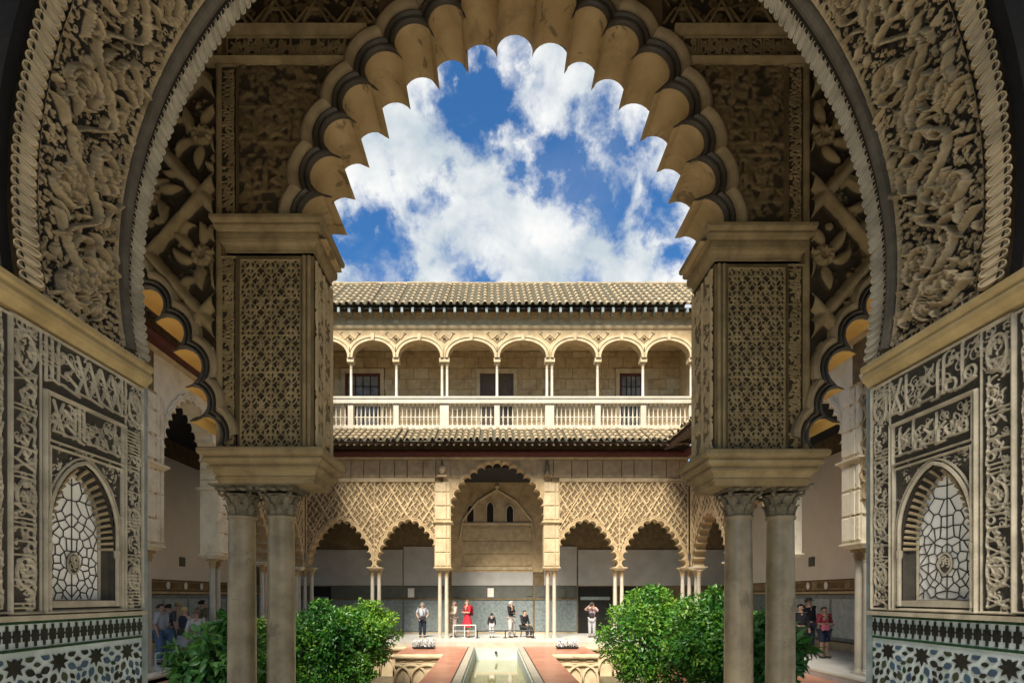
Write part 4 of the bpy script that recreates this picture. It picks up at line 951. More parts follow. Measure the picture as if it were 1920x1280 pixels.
def facade(label, base, rz, s_bays, c_bay, doubles, u0, u1, st='stucco', sl='stucco_light'):
    """local frame: x along the facade, -y toward the courtyard; z measured from the eye line via DZ"""
    t = thing('courtyard_arcade', label, 'arcade', base, 'arcades round the courtyard', rz); DZ = -base[2]
    def put(o): o.location.z += DZ; return o
    for (a, b), k in s_bays:
        w = b - a; c = (a + b) / 2; sx = w / BW
        for nm, me in (('bay_wall', bay_wall), ('cusped_arch', arch_me), ('sebka_net', seb[k])):
            o = put(link(nm, me, t, (c, 0, 0))); o.scale = (sx, 1, 1)
    ca, cb_ = c_bay; chw = (cb_ - ca) / 2 - .36; cc = (ca + cb_) / 2; rise = 2.22 * min(1, chw / 1.6 + .12)
    cs = pcurve(chw, 2.80, rise, 19, 2.1, .56); mb, bd = cusped(cs, (0, 3.2), 0, TH, cc, 1.04); put(mb.build('cusped_arch', M[st], t, True, world=False))
    ax = (cb_ - ca) / 2 - .02; bd = [(u + cc, z) for u, z in bd]
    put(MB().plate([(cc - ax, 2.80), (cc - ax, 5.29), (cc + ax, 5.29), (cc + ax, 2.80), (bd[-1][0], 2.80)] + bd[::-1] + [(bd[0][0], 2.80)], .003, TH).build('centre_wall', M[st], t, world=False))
    # pilasters either side of the centre arch, built up of framed panels
    for s_, pc in ((-1, ca), (1, cb_)):
        x0, x1 = pc - .33, pc + .33
        put(MB().box(x0 + .02, x1 - .02, -.035, TH + .02, 1.08, 4.36).build('pilaster', M[st], t, world=False))
        z = 1.12
        while z < 4.25:
            if not (2.70 < z < 2.84):
                z2 = min(z + .53, 2.72 if z < 2.7 else 4.33)
                put(block(t, 'panel', sl, x0 + .05, x1 - .19, -.062, -.033, z + .02, z2 - .02, .018)); put(block(t, 'panel', sl, x1 - .17, x1 - .05, -.062, -.033, z + .02, z2 - .02, .018)); z = z2
            else: z = 2.90
        put(MB().ring(x0 + .05, x1 - .05, -.03, TH, [(.0, 2.70), (.03, 2.73), (.04, 2.76), (.10, 2.80), (.10, 2.84), (0, 2.86)]).build('shelf', M[sl], t, world=False))
    us = sorted(set([round(x, 3) for ab, _ in s_bays for x in ab]))
    for u in us:
        w = .36 if doubles and abs(abs(u - cc) - (cb_ - ca) / 2) < .05 else .30
        put(MB().ring(u - w + .10, u + w - .10, .02, TH - .02, [(-.03, .975), (.02, 1.0), (.04, 1.03), (.09, 1.06), (.09, 1.088)]).build('impost', M[sl], t, world=False))
        for dx in (-.13, .13): court_column(t, u + dx)
    # string course and panelled frieze
    put(MB().extr([(.0, 4.36), (-.05, 4.37), (-.075, 4.42), (-.09, 4.47), (-.06, 4.5), (0, 4.51)], u0, u1).build('string_course', M['stucco_light'], t, world=False)) if c_bay is None else None
    for a, b in ((u0, ca - .30), (cb_ + .30, u1)):
        put(MB().extr([(.0, 4.36), (-.05, 4.37), (-.06, 4.42), (-.085, 4.47), (-.06, 4.5), (0, 4.51)], a, b).build('string_course', M[sl], t, world=False))
    u = u0 + .02
    while u < u1 - .1:
        u2 = min(u + rng.uniform(.48, .72), u1)
        if u2 < cc - 1.28 or u > cc + 1.28: put(block(t, 'frieze_panel', st, u + .015, u2 - .015, -.03, .0, 4.53, 5.21, .014))
        u = u2
    put(MB().extr([(0, 5.22), (-.07, 5.23), (-.09, 5.30), (0, 5.31)], u0, u1).build('cornice', M['stucco_light'], t, world=False))
    return t
def pent_roof(label, base, rz, u0, u1, ve, zt, n_r=.26, n_t=.235):
    """tiled pent roof over an arcade: rows of barrel tiles on a board carried by rafters; local -y is outward"""
    t = thing('pent_roof', label, 'tiled roof', base, 'lean-to tiled roofs round the courtyard', rz); DZ = -base[2]
    ze, yo, yi = 5.62, -1.16, .42
    def put(o): o.location.z += DZ; return o
    put(MB().extr([(yo + .02, ze - .035), (yo + .02, ze + .01), (yi, zt), (yi, zt - .06)], u0, u1).build('roof_bed', M['roof_bed'], t, world=False))
    put(MB().extr([(yo + .06, ze - .07), (yo + .06, ze - .038), (.0, ze + .42), (.0, ze + .34)], u0, u1).build('boarding', M['wood'], t, world=False))
    put(MB().extr([(-.02, 5.312), (-.30, 5.312), (-.34, 5.40), (-.34, 5.46), (.0, 5.60)], u0, u1).build('wall_plate', M['wood'], t, world=False))
    put(MB().box(u0, u1, -.005, TH - .03, 5.32, 6.30).build('backing_wall', M['stucco_ground'], t, world=False))
    rm = MB().extr([(yo + .10, ze - .15), (yo + .10, ze - .06), (0, ze + .36), (0, ze + .24)], -.032, .032).mesh('rafter', M['rafter'])
    u = u0 + .1
    while u < u1: put(link('rafter', rm, t, (u, 0, 0))); u += n_r
    put_tiles(t, u0, u1, (yo, ze), (yi, zt), n_t, DZ, 4)
    return t
def tile_row(y0, z0, y1, z1, n):
    mb = MB(); L = math.hypot(y1 - y0, z1 - z0); d = Vector((0, (y1 - y0) / L, (z1 - z0) / L)); up = Vector((0, -d.z, d.y))
    for i in range(n):
        a, b = i * L / n - .02, (i + 1) * L / n + .03; rows = []
        for s_, r, lift in ((a, .088, .028), (b, .070, .0)):
            o = Vector((0, y0, z0)) + d * s_ + up * lift
            rows.append([tuple(o + Vector((r * math.cos(q), 0, 0)) + up * r * math.sin(q)) for q in np.linspace(-.1, PI + .1, 8)])
        mb.grid(rows)
        o = Vector((0, y0, z0)) + d * a + up * .028       # thickness of the lower end
        mb.grid([rows[0], [tuple(o + Vector((.064 * math.cos(q), 0, 0)) + up * .064 * math.sin(q)) for q in np.linspace(-.1, PI + .1, 8)]])
    return mb
def put_tiles(t, u0, u1, p, q, st, DZ, n):
    L = math.hypot(q[0] - p[0], q[1] - p[1]); me = tile_row(p[0], p[1] + .0, q[0], q[1] + .0, n).mesh('roof_tile_row', M['roof'], True)
    ch = MB(); ch_ = tile_row(p[0] + .05, p[1] + .03, q[0], q[1] + .03, 1)
    u = u0 + st / 2
    while u < u1:
        o = link('roof_tile_row', me, t, (u + rng.uniform(-.02, .02), rng.uniform(-.045, .045), DZ + rng.uniform(-.014, .024))); o.rotation_euler = (rng.uniform(-.006, .006), 0, rng.uniform(-.022, .022)); u += st
S_ = lambda a, b, k: ((a, b), k)
far = facade('sunlit lower arcade facing us across the courtyard, high cusped central arch between lattice bays', (XA, YF, FL), 0,
       [S_(-7.33, -4.71, 0), S_(-4.71, -2.09, 1), S_(2.09, 4.71, 0), S_(4.71, 7.33, 1)], (-2.09, 2.09), True, -7.35, 7.35)
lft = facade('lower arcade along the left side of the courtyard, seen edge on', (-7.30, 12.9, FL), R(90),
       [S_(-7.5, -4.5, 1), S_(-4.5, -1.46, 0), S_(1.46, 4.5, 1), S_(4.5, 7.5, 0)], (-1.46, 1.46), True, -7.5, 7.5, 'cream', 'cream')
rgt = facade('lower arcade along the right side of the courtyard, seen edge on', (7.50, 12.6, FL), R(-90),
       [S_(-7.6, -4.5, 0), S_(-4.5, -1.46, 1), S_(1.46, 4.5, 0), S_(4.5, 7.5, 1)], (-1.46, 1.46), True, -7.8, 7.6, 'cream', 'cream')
pent_roof('lean-to roof of pale barrel tiles over maroon rafters, across the far facade', (XA, YF, FL), 0, -7.4, 7.4, 0, 6.52)
pent_roof('lean-to tiled roof over the left side arcade, mostly hidden by the near pier', (-7.30, 12.9, FL), R(90), -7.2, 7.3, 0, 6.52)
pent_roof('lean-to tiled roof over the right side arcade, its corner showing beside the near pier', (7.50, 12.6, FL), R(-90), -7.6, 7.0, 0, 6.52)

# ------------------------------------------------------------------ upper gallery on the far side
YU = 20.9; ZB_, ZR, ZC_, ZS = 6.52, 7.72, 9.02, 9.32
UC = [-7.66, -5.76, -3.97, -2.07, 0, 2.07, 3.97, 5.76, 7.66]
ug = thing('upper_gallery', 'pale upper gallery of round arches with a white balustrade above the far arcade', 'gallery', (XA, YU, ZB_))
def W_(o): return o
A = lambda mb, nm, m, smooth=False: (lambda o: o)(mb.build(nm, M[m] if isinstance(m, str) else m, ug, smooth))
def B(x0, x1, y0, y1, z0, z1, nm, m, b=0.):
    mb = MB(); (mb.bev(x0 + XA, x1 + XA, YU + y0, YU + y1, z0, z1, b) if b else mb.box(x0 + XA, x1 + XA, YU + y0, YU + y1, z0, z1)); return A(mb, nm, m)
poly = [(-7.9, 9.02 + .30)]; arcs = []
for a, b in zip(UC, UC[1:]):
    h = .20 if abs(a) > 2.5 or a == 0 else .26; h2 = .20 if abs(b) > 2.5 or b == 0 else .26
    x0, x1 = a + .10 + (.05 if abs(abs(a) - 2.07) < .01 else 0), b - .10 - (.05 if abs(abs(b) - 2.07) < .01 else 0); hw = (x1 - x0) / 2; c = (x0 + x1) / 2
    arcs.append((c, hw, [(c - hw * math.cos(t), ZS + .66 * math.sin(t) ** .9) for t in np.linspace(0, PI, 25)]))
out = [(-7.95, ZS), (-7.95, 10.5), (7.95, 10.5), (7.95, ZS)]
for c, hw, pts in arcs[::-1]: out += pts[::-1]
A(MB().plate([(u + XA, z) for u, z in out], YU, YU + .34), 'arch_wall', 'stucco')
for c, hw, pts in arcs:
    mb = MB()
    for w0, w1, d in ((0, .10, .035), (.115, .20, .06)):
        r0 = [(c - (hw + w0) * math.cos(t), ZS + (.66 + w0) * math.sin(t) ** .9) for t in np.linspace(0, PI, 25)]; r1 = [(c - (hw + w1) * math.cos(t), ZS + (.66 + w1) * math.sin(t) ** .9) for t in np.linspace(0, PI, 25)]
        lim = lambda p: (max(c - (hw + .115), min(c + hw + .115, p[0])), p[1])
        mb.grid([[(x + XA, YU - dd, z) for x, z in map(lim, r)] for r, dd in ((r0, 0), (r0, d), (r1, d), (r1, 0))])
    A(mb, 'archivolt', 'stucco_light', True)
    mb = MB(); mb.add([(c + XA + x, YU - y, z) for y in (.01, .10) for x, z in ((-.05, ZS + .64), (.05, ZS + .64), (.075, ZS + .90), (-.075, ZS + .90))], [(0, 1, 2, 3), (4, 5, 6, 7), (0, 1, 5, 4), (1, 2, 6, 5), (2, 3, 7, 6), (3, 0, 4, 7)]); A(mb, 'keystone', 'stucco_light')
for u in UC[1:-1]:
    mb = MB(); z = 10.06; mb.tube([(u + XA + .17 * math.cos(t), YU - .015, z + .15 * math.sin(t)) for t in np.linspace(0, 2 * PI, 5)][:4], .02, 5, True); mb.lathe([(0, -.02), (.07, -.01), (.08, 0), (0, .03)], (u + XA, YU - .03, z), 8)
    for s_ in (-1, 1): mb.tube([(u + XA + s_ * .2, YU - .01, z - .02), (u + XA + s_ * .32, YU - .02, z + .16), (u + XA + s_ * .40, YU - .02, z + .20), (u + XA + s_ * .3, YU - .015, z + .26)], .024, 5)
    A(mb, 'spandrel_ornament', 'stucco_light')
ush = MB().lathe([(.062, 0), (.066, .03), (.058, .05), (.055, 1.1), (.050, 1.16), (.060, 1.18), (.052, 1.20)], (0, 0, 0), 12).mesh('shaft', M['marble'], True)
ucp = MB().lathe([(.052, 1.20), (.06, 1.25), (.085, 1.31), (.09, 1.33)], (0, 0, 0), 10).box(-.10, .10, -.10, .10, 1.33, 1.37).mesh('capital', M['stucco_light'])
for u in UC:
    dbl = abs(abs(u) - 2.07) < .01
    for dx in ((-.10, .10) if dbl else (0,)):
        c = thing_part('column', ug, (u + dx + XA, YU + .17, ZR + .08)); link('shaft', ush, c); link('capital', ucp, c)
    w = .20 if dbl else .13
    B(u - w, u + w, .02, .32, ZS - .155, ZS + .002, 'impost', 'stucco_light'); B(u - w + .02, u + w - .02, .06, .30, ZB_ + .04, ZR + .06, 'pedestal', 'marble', .012)
blp = MB().lathe([(.045, 0), (.045, .04), (.025, .07), (.024, .12), (.045, .28), (.04, .36), (.022, .52), (.022, .74), (.04, .80), (.045, .82), (.045, .86)], (0, 0, 0), 8).mesh('baluster', M['marble'], True)
for a, b in zip(UC, UC[1:]):
    n = 9; x0, x1 = a + (.22 if abs(abs(a) - 2.07) < .01 else .15), b - (.22 if abs(abs(b) - 2.07) < .01 else .15)
    for i in range(n): link('baluster', blp, ug, Vector((x0 + (i + .5) * (x1 - x0) / n + XA, YU + .17, ZB_ + .16)) - wloc(ug))
    B(x0, x1, .13, .21, ZB_ + .50, ZB_ + .53, 'rail_bar', 'marble')
B(-7.8, 7.8, .02, .32, ZB_ - .02, ZB_ + .16, 'plinth', 'marble'); B(-7.8, 7.8, .0, .34, ZR - .18, ZR + .0, 'handrail', 'marble'); B(-7.8, 7.8, -.03, .37, ZR + .0, ZR + .08, 'handrail', 'marble')
A(MB().extr([(YU, 10.42), (YU - .04, 10.43), (YU - .07, 10.50), (YU - .07, 10.54), (YU - .02, 10.56), (YU - .02, 10.86), (YU - .07, 10.88), (YU - .10, 10.97), (YU - .15, 11.0), (YU - .15, 11.06), (YU + .3, 11.07)], -7.95 + XA, 7.95 + XA), 'entablature', 'stucco')
for u in UC[1:-1]:
    mb = MB(); mb.lathe([(0, 0), (.1, .01), (.12, .03), (.06, .05), (0, .06)], (0, 0, 0), 8); V = mb.v; mb.v = [(x + u + XA, YU - .02 - z, y * .7 + 10.70) for x, y, z in V]; A(mb, 'frieze_boss', 'stucco_light')
B(-8, 8, .34, 2.2, ZB_ - .06, ZB_ + .02, 'gallery_floor', 'pave'); B(-8, 8, .34, 2.2, 10.5, 10.6, 'gallery_ceiling', 'stucco')
for s_ in (-1, 1): B(*sorted((s_ * 7.86, s_ * 8.05)), .0, 2.3, ZB_, 10.6, 'end_wall', 'stucco')
bw = thing('gallery_rear_wall', 'block-patterned rear wall inside the upper gallery, with doors and windows', 'wall', (XA, YU + 2.0, ZB_))
MB().box(-8 + XA, 8 + XA, YU + 2.06, YU + 2.3, ZB_ - .05, 10.6).build('wall', M['stucco_ground'], bw)
doors = [(-5.75, .92, True), (0, .88, False), (5.78, .68, True)]
z = ZB_ + .03; k = 0
while z < 10.45:
    u = -7.9 + (.3 if k % 2 else 0); z2 = min(z + .46, 10.48)
    while u < 7.9:
        u2 = u + .62
        a_, b_ = max(u, -7.9), u2
        if z < 9.72:
            for d, w, g in doors:
                if a_ < d + w and b_ > d - w:
                    if a_ < d - w: b_ = d - w
                    elif b_ > d + w: a_ = d + w
                    else: a_ = b_
        if b_ - a_ > .05: block(bw, 'stone', 'stucco' if rng.random() < .8 else 'stucco_light', a_ + .005, b_ - .005, rng.uniform(.0, .014), .062, z - ZB_ + .006, z2 - ZB_ - .006, .01)
        u = u2
    z = z2; k += 1
for d, w, g in doors:
    fr = [(d - w, ZB_), (d - w, 9.72), (d + w, 9.72), (d + w, ZB_), (d + w - .16, ZB_), (d + w - .16, 9.54), (d - w + .16, 9.54), (d - w + .16, ZB_)]
    MB().plate([(u + XA, z_) for u, z_ in fr], YU + 1.93, YU + 2.07).build('door_case', M['stucco_light'], bw)
    if not g:
        dr = MB().box(d - w + .16 + XA, d + w - .16 + XA, YU + 2.02, YU + 2.058, ZB_, 9.54).build('door', mat('brown_door', (.11, .075, .05), (.08, .052, .034), .5, 4), bw)
        for s_ in (-1, 1):
            for za, zb in ((ZB_ + .2, 7.9), (8.05, 9.4)): MB().bev(d + XA + (s_ * .36) - .28, d + XA + (s_ * .36) + .28, YU + 1.995, YU + 2.022, za, zb, .02).build('door_panel', dr.data.materials[0], dr)
    else:
        wn_ = MB().plate([(u + XA, z_) for u, z_ in ((d - w + .16, ZB_), (d - w + .16, 9.54), (d + w - .16, 9.54), (d + w - .16, ZB_), (d + w - .28, ZB_), (d + w - .28, 9.42), (d - w + .28, 9.42), (d - w + .28, ZB_))], YU + 2.0, YU + 2.058).build('window_frame', M['wood'], bw)
        x0, x1 = d - w + .28, d + w - .28; MB().box(x0 + XA, x1 + XA, YU + 2.045, YU + 2.056, ZB_, 9.42).build('pane', M['glass'], wn_)
        br = MB(); nn = 4
        for i in range(1, nn): br.box(x0 + (x1 - x0) * i / nn - .02 + XA, x0 + (x1 - x0) * i / nn + .02 + XA, YU + 2.02, YU + 2.044, ZB_, 9.42)
        for i in range(1, 7): br.box(x0 + XA, x1 + XA, YU + 2.022, YU + 2.042, ZB_ + i * .41 - .016, ZB_ + i * .41 + .016)
        br.build('glazing_bars', M['wood_dark'], wn_)
ur = thing('main_roof', 'long roof of pale lichened barrel tiles above the upper gallery', 'tiled roof', (XA, YU, 11.08))
E = lambda prof, nm, m: MB().extr([(YU + y, z) for y, z in prof], -8.3 + XA, 8.3 + XA).build(nm, M[m], ur)
ye, ze, yr, zr = -.56, 11.14, 2.0, 13.35
E([(-.02, 10.62 + .46), (-.10, 11.07 + .01), (-.55, 11.075), (-.62, 10.86), (-.60, 10.80), (-.14, 10.80)], 'eave_board', 'wood_dark') if False else None
E([(ye + .1, ze - .16), (ye + .1, ze - .12), (.3, ze + .10), (.3, ze + .01)], 'boarding', 'wood_dark')
E([(ye + .02, ze - .04), (ye + .02, ze + .0), (yr, zr), (yr, zr - .1)], 'roof_bed', 'roof_bed')
E([(yr, zr - .1), (yr, zr), (yr + 3, zr - 2.4), (yr + 3, zr - 2.5)], 'roof_bed', 'roof_bed')
rm = MB().box(-.045, .045, ye + .06, -.1, -.24, -.06).mesh('rafter_end', M['dado'])
u = -8.1
while u < 8.2: link('rafter_end', rm, ur, (u, 0, 0)); u += .405
put_tiles(ur, -8.2, 8.2, (ye, 0), (yr, zr - ze), .262, 0, 7)
for i in range(34):
    o = MB().lathe([(.10, 0), (.085, .5)], (0, 0, 0), 8) if i == 0 else None
    if i == 0:
        V = o.v; o.v = [(z_, x, y) for x, y, z_ in V]; rid = o.mesh('ridge_tile', M['roof'], True)
    link('ridge_tile', rid, ur, (-8.2 + i * .485, yr, zr - ze + .06 + rng.uniform(-.01, .015)))

# ------------------------------------------------------------------ gallery rear walls round the courtyard
YR = 23.6
def Pz(y, Y): return (1116 - y) * Y / 1000
def Px(x, Y): return (x - 926) * Y / 1000
rw = thing('gallery_wall', 'rear wall of the far gallery, white plaster panels over a grey dado', 'wall', (XA, YR, FL), 'rear walls of the galleries')
bx = lambda x0, x1, d0, d1, z0, z1, nm, m, par=rw: MB().bev(x0, x1, YR - d0, YR - d1, z0, z1, .006).build(nm, M[m], par)
MB().box(-11.4, 11.6, YR, YR + .3, FL, 5.9).build('wall', M['stucco_ground'], rw)
px = lambda x: Px(x, YR)
for x0, x1, y0, y1 in ((470, 756, 1030, 1097), (757, 840, 1024, 1097), (847, 1000, 1072, 1097), (1020, 1082, 1024, 1097), (1084, 1400, 1030, 1097)):
    bx(px(x0), px(x1) - .02, .05, 0, Pz(y1, YR), Pz(y0, YR), 'plaster_panel', 'plaster_grey')
for x0, x1 in ((470, 580), (622, 756), (757, 840), (847, 1000), (1003, 1082)):
    bx(px(x0), px(x1) - .02, .035, 0, Pz(1122, YR), Pz(1098, YR), 'upper_dado', 'dado_dark'); bx(px(x0), px(x1) - .02, .045, 0, Pz(1183, YR), Pz(1124, YR), 'dado', 'dado'); bx(px(x0), px(x1) - .015, .08, 0, Pz(1124, YR), Pz(1121, YR), 'dado_rail', 'stucco_ground')
    bx(px(x0), px(x1), .06, 0, FL, Pz(1184, YR), 'skirting', 'stucco_light')
for x0, x1, m in ((581, 621, 'void'), (1084, 1148, 'void'), (1160, 1240, 'void')):
    o = bx(px(x0), px(x1), .012, 0, FL, Pz(1099, YR), 'doorway', m)
    MB().box(px(x0) + .1, px(x1) - .1, YR - .035, YR - .013, Pz(1124, YR), Pz(1118, YR)).build('cross_bar', M['dado'], o)
for x, y in ((771, 1110), (920, 1110), (993, 1108), (1016, 1109), (1055, 1110)):
    MB().bev(px(x) - .14, px(x) + .14, YR - .065, YR - .03, Pz(y + 9, YR), Pz(y - 8, YR), .012).build('wall_sign', M['plaster'] if x in (771, 920) else M['dado_dark'], rw)
# wall behind the central arch: arched recess with three small windows over a framed panel
fz = lambda y: Pz(y, YR); cw = px(932)
MB().plate([(px(845), fz(1072)), (px(845), fz(925)), (px(868), fz(905))] + [(px(932) + a, b) for a, b in ((-1.0, fz(890)), (1.0, fz(890)))] + [(px(996), fz(905)), (px(1018), fz(925)), (px(1018), fz(1072))], YR - .042, YR).build('arch_field', M['stucco'], rw)
b = MB(); b.tube([(px(862), YR - .09, fz(1010)), (px(868), YR - .09, fz(975)), (px(895), YR - .09, fz(940)), (cw, YR - .09, fz(918)), (px(968), YR - .09, fz(940)), (px(996), YR - .09, fz(975)), (px(1002), YR - .09, fz(1010))], .045, 6); b.build('pointed_arch_moulding', M['stucco_light'], rw)
for x, dz in ((882, 0), (919, 6), (956, 0)):
    pts = parch(px(x), .17, fz(958 - dz), .28, 8, fz(978)); w = MB().plate(pts, YR - .06, YR - .052).build('window', M['void'], rw); MB().tube([(a, YR - .065, c_) for a, c_ in pts], .035, 5).build('window_surround', M['stucco_light'], w)
for y0, y1 in ((980, 984), (988, 990), (1062, 1068)): bx(px(866), px(998), .12 if y0 == 980 else .08, .04, fz(y1), fz(y0), 'ledge', 'stucco_light')
for i in range(3): bx(px(866) + .05, px(998) - .05, .07, .04, fz(1012 + i * 24), fz(991 + i * 24), 'wall_panel', 'stucco')
MB().plate([(px(845), fz(925)), (px(845), fz(860)), (px(1018), fz(860)), (px(1018), fz(925)), (px(996), fz(905)), (cw, fz(893)), (px(868), fz(905))], YR - .03, YR).build('arch_crown', M['wood_dark'], rw)
for i in range(5): MB().lathe([(0, -.12), (.06, -.1), (.10, 0), (.02, .12), (0, .13)], (px(932), YR - .12, fz(912)), 8).build('boss', M['stucco_light'], rw) if i == 0 else None
struct(MB().box(-11.5, 11.7, YF + TH, YR, 5.0, 5.12).build('ceiling', M['wood_dark'], base=(0, 22, 5)))
struct(MB().box(-10.6, -7.3 - TH, 5.52, YF + .4, 4.9, 5.02).build('ceiling', M['wood_dark'], base=(-9, 13, 5)))
struct(MB().box(7.5 + TH, 10.8, 5.52, YF + .4, 4.9, 5.02).build('ceiling', M['wood_dark'], base=(9, 13, 5)))
for sd_, xw, nm in ((-1, -10.2, 'left'), (1, 10.4, 'right')):
    g = thing('gallery_wall', 'side wall inside the %s gallery, tall white plaster over a panelled tile dado' % nm, 'wall', (xw, 13, FL), 'rear walls of the galleries')
    def q(y0, y1, d0, d1, z0, z1, n_, m): return MB().box(*sorted((xw - sd_ * d0, xw - sd_ * d1)), y0, y1, z0, z1).build(n_, M[m], g)
    q(5.5, YR, -.3, 0, FL, 5.0, 'wall', 'stucco_ground'); q(14.7, 22.5, .002, .05, .50, 4.3, 'plaster_panel', 'plaster'); q(6, 14.2, .002, .05, .50, 4.3, 'plaster_panel', 'plaster')
    q(5.6, YR, .002, .03, .18, .46, 'panel_band', 'brown_hi'); q(5.6, YR, .002, .06, .06, .13, 'dado_rail', 'stucco_light'); q(5.6, YR, .002, .025, FL + .3, .02, 'dado', 'dado'); q(5.6, YR, .002, .05, FL, FL + .25, 'skirting', 'stucco_light')
    for k in range(9): q(6.2 + k * 1.6, 7.5 + k * 1.6, .03, .045, .23, .41, 'inset_panel', 'brown')
    for k in range(11): q(6.1 + k * 1.3, 7.25 + k * 1.3, .025, .035, FL + .4, -.10, 'tile_panel', 'glaze_w')
    for k in range(3):
        o = MB().lathe([(0, 0), (.1, .0), (.12, .02), (.06, .03), (0, .03)], (0, 0, 0), 14); V = o.v; o.v = [(xw - sd_ * (.05 + z), 16.6 + k * .95 + x * .8, .32 + y) for x, y, z in V]; o.build('wall_plate', M['pane'], g)
    q(17.2, 17.5, .05, .08, .95, 1.25, 'wall_sign', 'dado_dark')

# plain upper storeys over the side arcades
for sd_, xw, nm in ((-1, -7.6, 'left'), (1, 7.8, 'right')):
    g = thing('upper_storey', 'pale upper storey wall along the %s side of the courtyard above its lean-to roof' % nm, 'wall', (xw, 13, 6.4), 'side upper storeys')
    def q(y0, y1, d0, d1, z0, z1, n_, m): return MB().box(*sorted((xw - sd_ * d0, xw - sd_ * d1)), y0, y1, z0, z1).build(n_, M[m], g)
    q(5.56, YU - .02, -.4, 0, 6.0, 10.9, 'wall', 'stucco'); q(5.56, YU - .2, 0, .1, 10.9, 11.05, 'cornice', 'stucco_light'); q(5.56, YU - .2, 0, .06, 7.6, 7.72, 'string_course', 'marble')
    for k in range(7): q(6.6 + k * 2.0, 7.9 + k * 2.0, .001, .012, 7.75, 9.8, 'window', 'glass')
# ------------------------------------------------------------------ bushes and orange trees
def leaf_mesh(name, cx, cy, cz, clumps, n, L, W, m, seed, shell=.55):
    r = np.random.RandomState(seed); tot = sum(c[3] ** 2 for c in clumps); co = []; tint = []
    for (x, y, z, rad) in clumps:
        k = int(n * rad * rad / tot); d = r.normal(size=(k, 3)); d /= np.linalg.norm(d, axis=1, keepdims=True)
        bump = 1 + .16 * np.sin(d[:, :1] * 7 + seed) * np.cos(d[:, 2:] * 6 + d[:, 1:2] * 5)
        rr = rad * bump * (shell + (1.12 - shell) * r.rand(k, 1) ** .8); p = np.array([x, y, z]) + d * rr * np.array([1, 1, .92])
        ax = d * .8 + r.normal(size=(k, 3)) * .75 + np.array([0, 0, -.25]); ax /= np.linalg.norm(ax, axis=1, keepdims=True)
        nn = d * 1.0 + r.normal(size=(k, 3)) * .7 + np.array([0, -.1, .5]); sd = np.cross(ax, nn); sd /= np.linalg.norm(sd, axis=1, keepdims=True) + 1e-9; up = np.cross(sd, ax)
        s = L * r.uniform(.6, 1.2, (k, 1)); w = W * r.uniform(.7, 1.2, (k, 1))
        a = p; b = p + ax * s * .45 + sd * w * .5 + up * w * .18; c_ = p + ax * s - up * s * .12; e = p + ax * s * .45 - sd * w * .5 + up * w * .18; mid = p + ax * s * .5
        co.append(np.stack((a, b, c_, e, mid), 1).reshape(-1, 3)); t = np.clip(r.rand(k) * .55 + r.choice([0, .3], k, p=[.85, .15]) + .22 * np.sin(p[:, 0] * 5 + seed) * np.sin(p[:, 2] * 4 + p[:, 1] * 3) + .05, 0, 1); tint.append(np.repeat(t, 5))
    co = np.concatenate(co).astype(np.float32) - np.array([cx, cy, cz], np.float32); tint = np.concatenate(tint).astype(np.float32); k = len(co) // 5
    base = np.arange(k)[:, None] * 5; f = (base + np.array([[0, 1, 4, 1, 2, 4, 2, 3, 4, 3, 0, 4]])).reshape(-1, 3).astype(np.int32)
    me = bpy.data.meshes.new(name); me.vertices.add(len(co)); me.vertices.foreach_set('co', co.ravel()); me.loops.add(f.size); me.polygons.add(len(f))
    me.loops.foreach_set('vertex_index', f.ravel()); me.polygons.foreach_set('loop_start', np.arange(0, f.size, 3, dtype=np.int32)); me.materials.append(m)
    at = me.attributes.new('tint', 'FLOAT', 'POINT'); at.data.foreach_set('value', tint); me.update(calc_edges=True); return me
def tree(name, label, cat, x, y, z, clumps, n, L, W, m, seed, group):
    t = thing(name, label, cat, (x, y, GARD), group); r = random.Random(seed)
    mb = MB(); top = z - .1; mb.tube([(x, y, GARD), (x + .03, y, GARD + (top - GARD) * .5), (x, y, top)], [.075, .06, .045], 8)
    mb.build('trunk', M['bark'], t, True); lb = MB()
    for (cx, cy, cz, rad) in clumps: lb.tube([(x, y, top - .35), ((x + cx) / 2 + .05, (y + cy) / 2, (top + cz) / 2 - .1), (cx, cy, cz)], [.04, .028, .012], 6)
    lb.build('limbs', M['bark'], t, True)
    link('crown', leaf_mesh('crown', x, y, GARD, clumps, n, L, W, m, seed), t)
    return t
def ball(x, y, z, R, n, seed, sub=.5, sprigs=26):
    r = random.Random(seed); out = [(x, y, z, R * .8)]
    for k in range(n):
        a = r.uniform(0, 6.28); e = r.uniform(-.7, 1.3); d = R * .62
        out.append((x + d * math.cos(a) * math.cos(e), y + d * math.sin(a) * math.cos(e), z + d * math.sin(e) * .9, R * r.uniform(.22, sub)))
    out += [(x + R * .42 * math.cos(a), y + R * .42 * math.sin(a), z - R * .6, R * .36) for a in (.5, 2.2, 3.9, 5.4)]
    for k in range(sprigs):
        a = r.uniform(0, 6.28); e = r.uniform(-.4, 1.5); out.append((x + R * .98 * math.cos(a) * math.cos(e), y + R * .98 * math.sin(a) * math.cos(e), z + R * .95 * math.sin(e), R * r.uniform(.10, .2)))
    return out
G_ = 'clipped trees and shrubs in the sunken garden'
def at(x, y, Y): return ((x - 926) * Y / 1000, Y, (1116 - y) * Y / 1000)
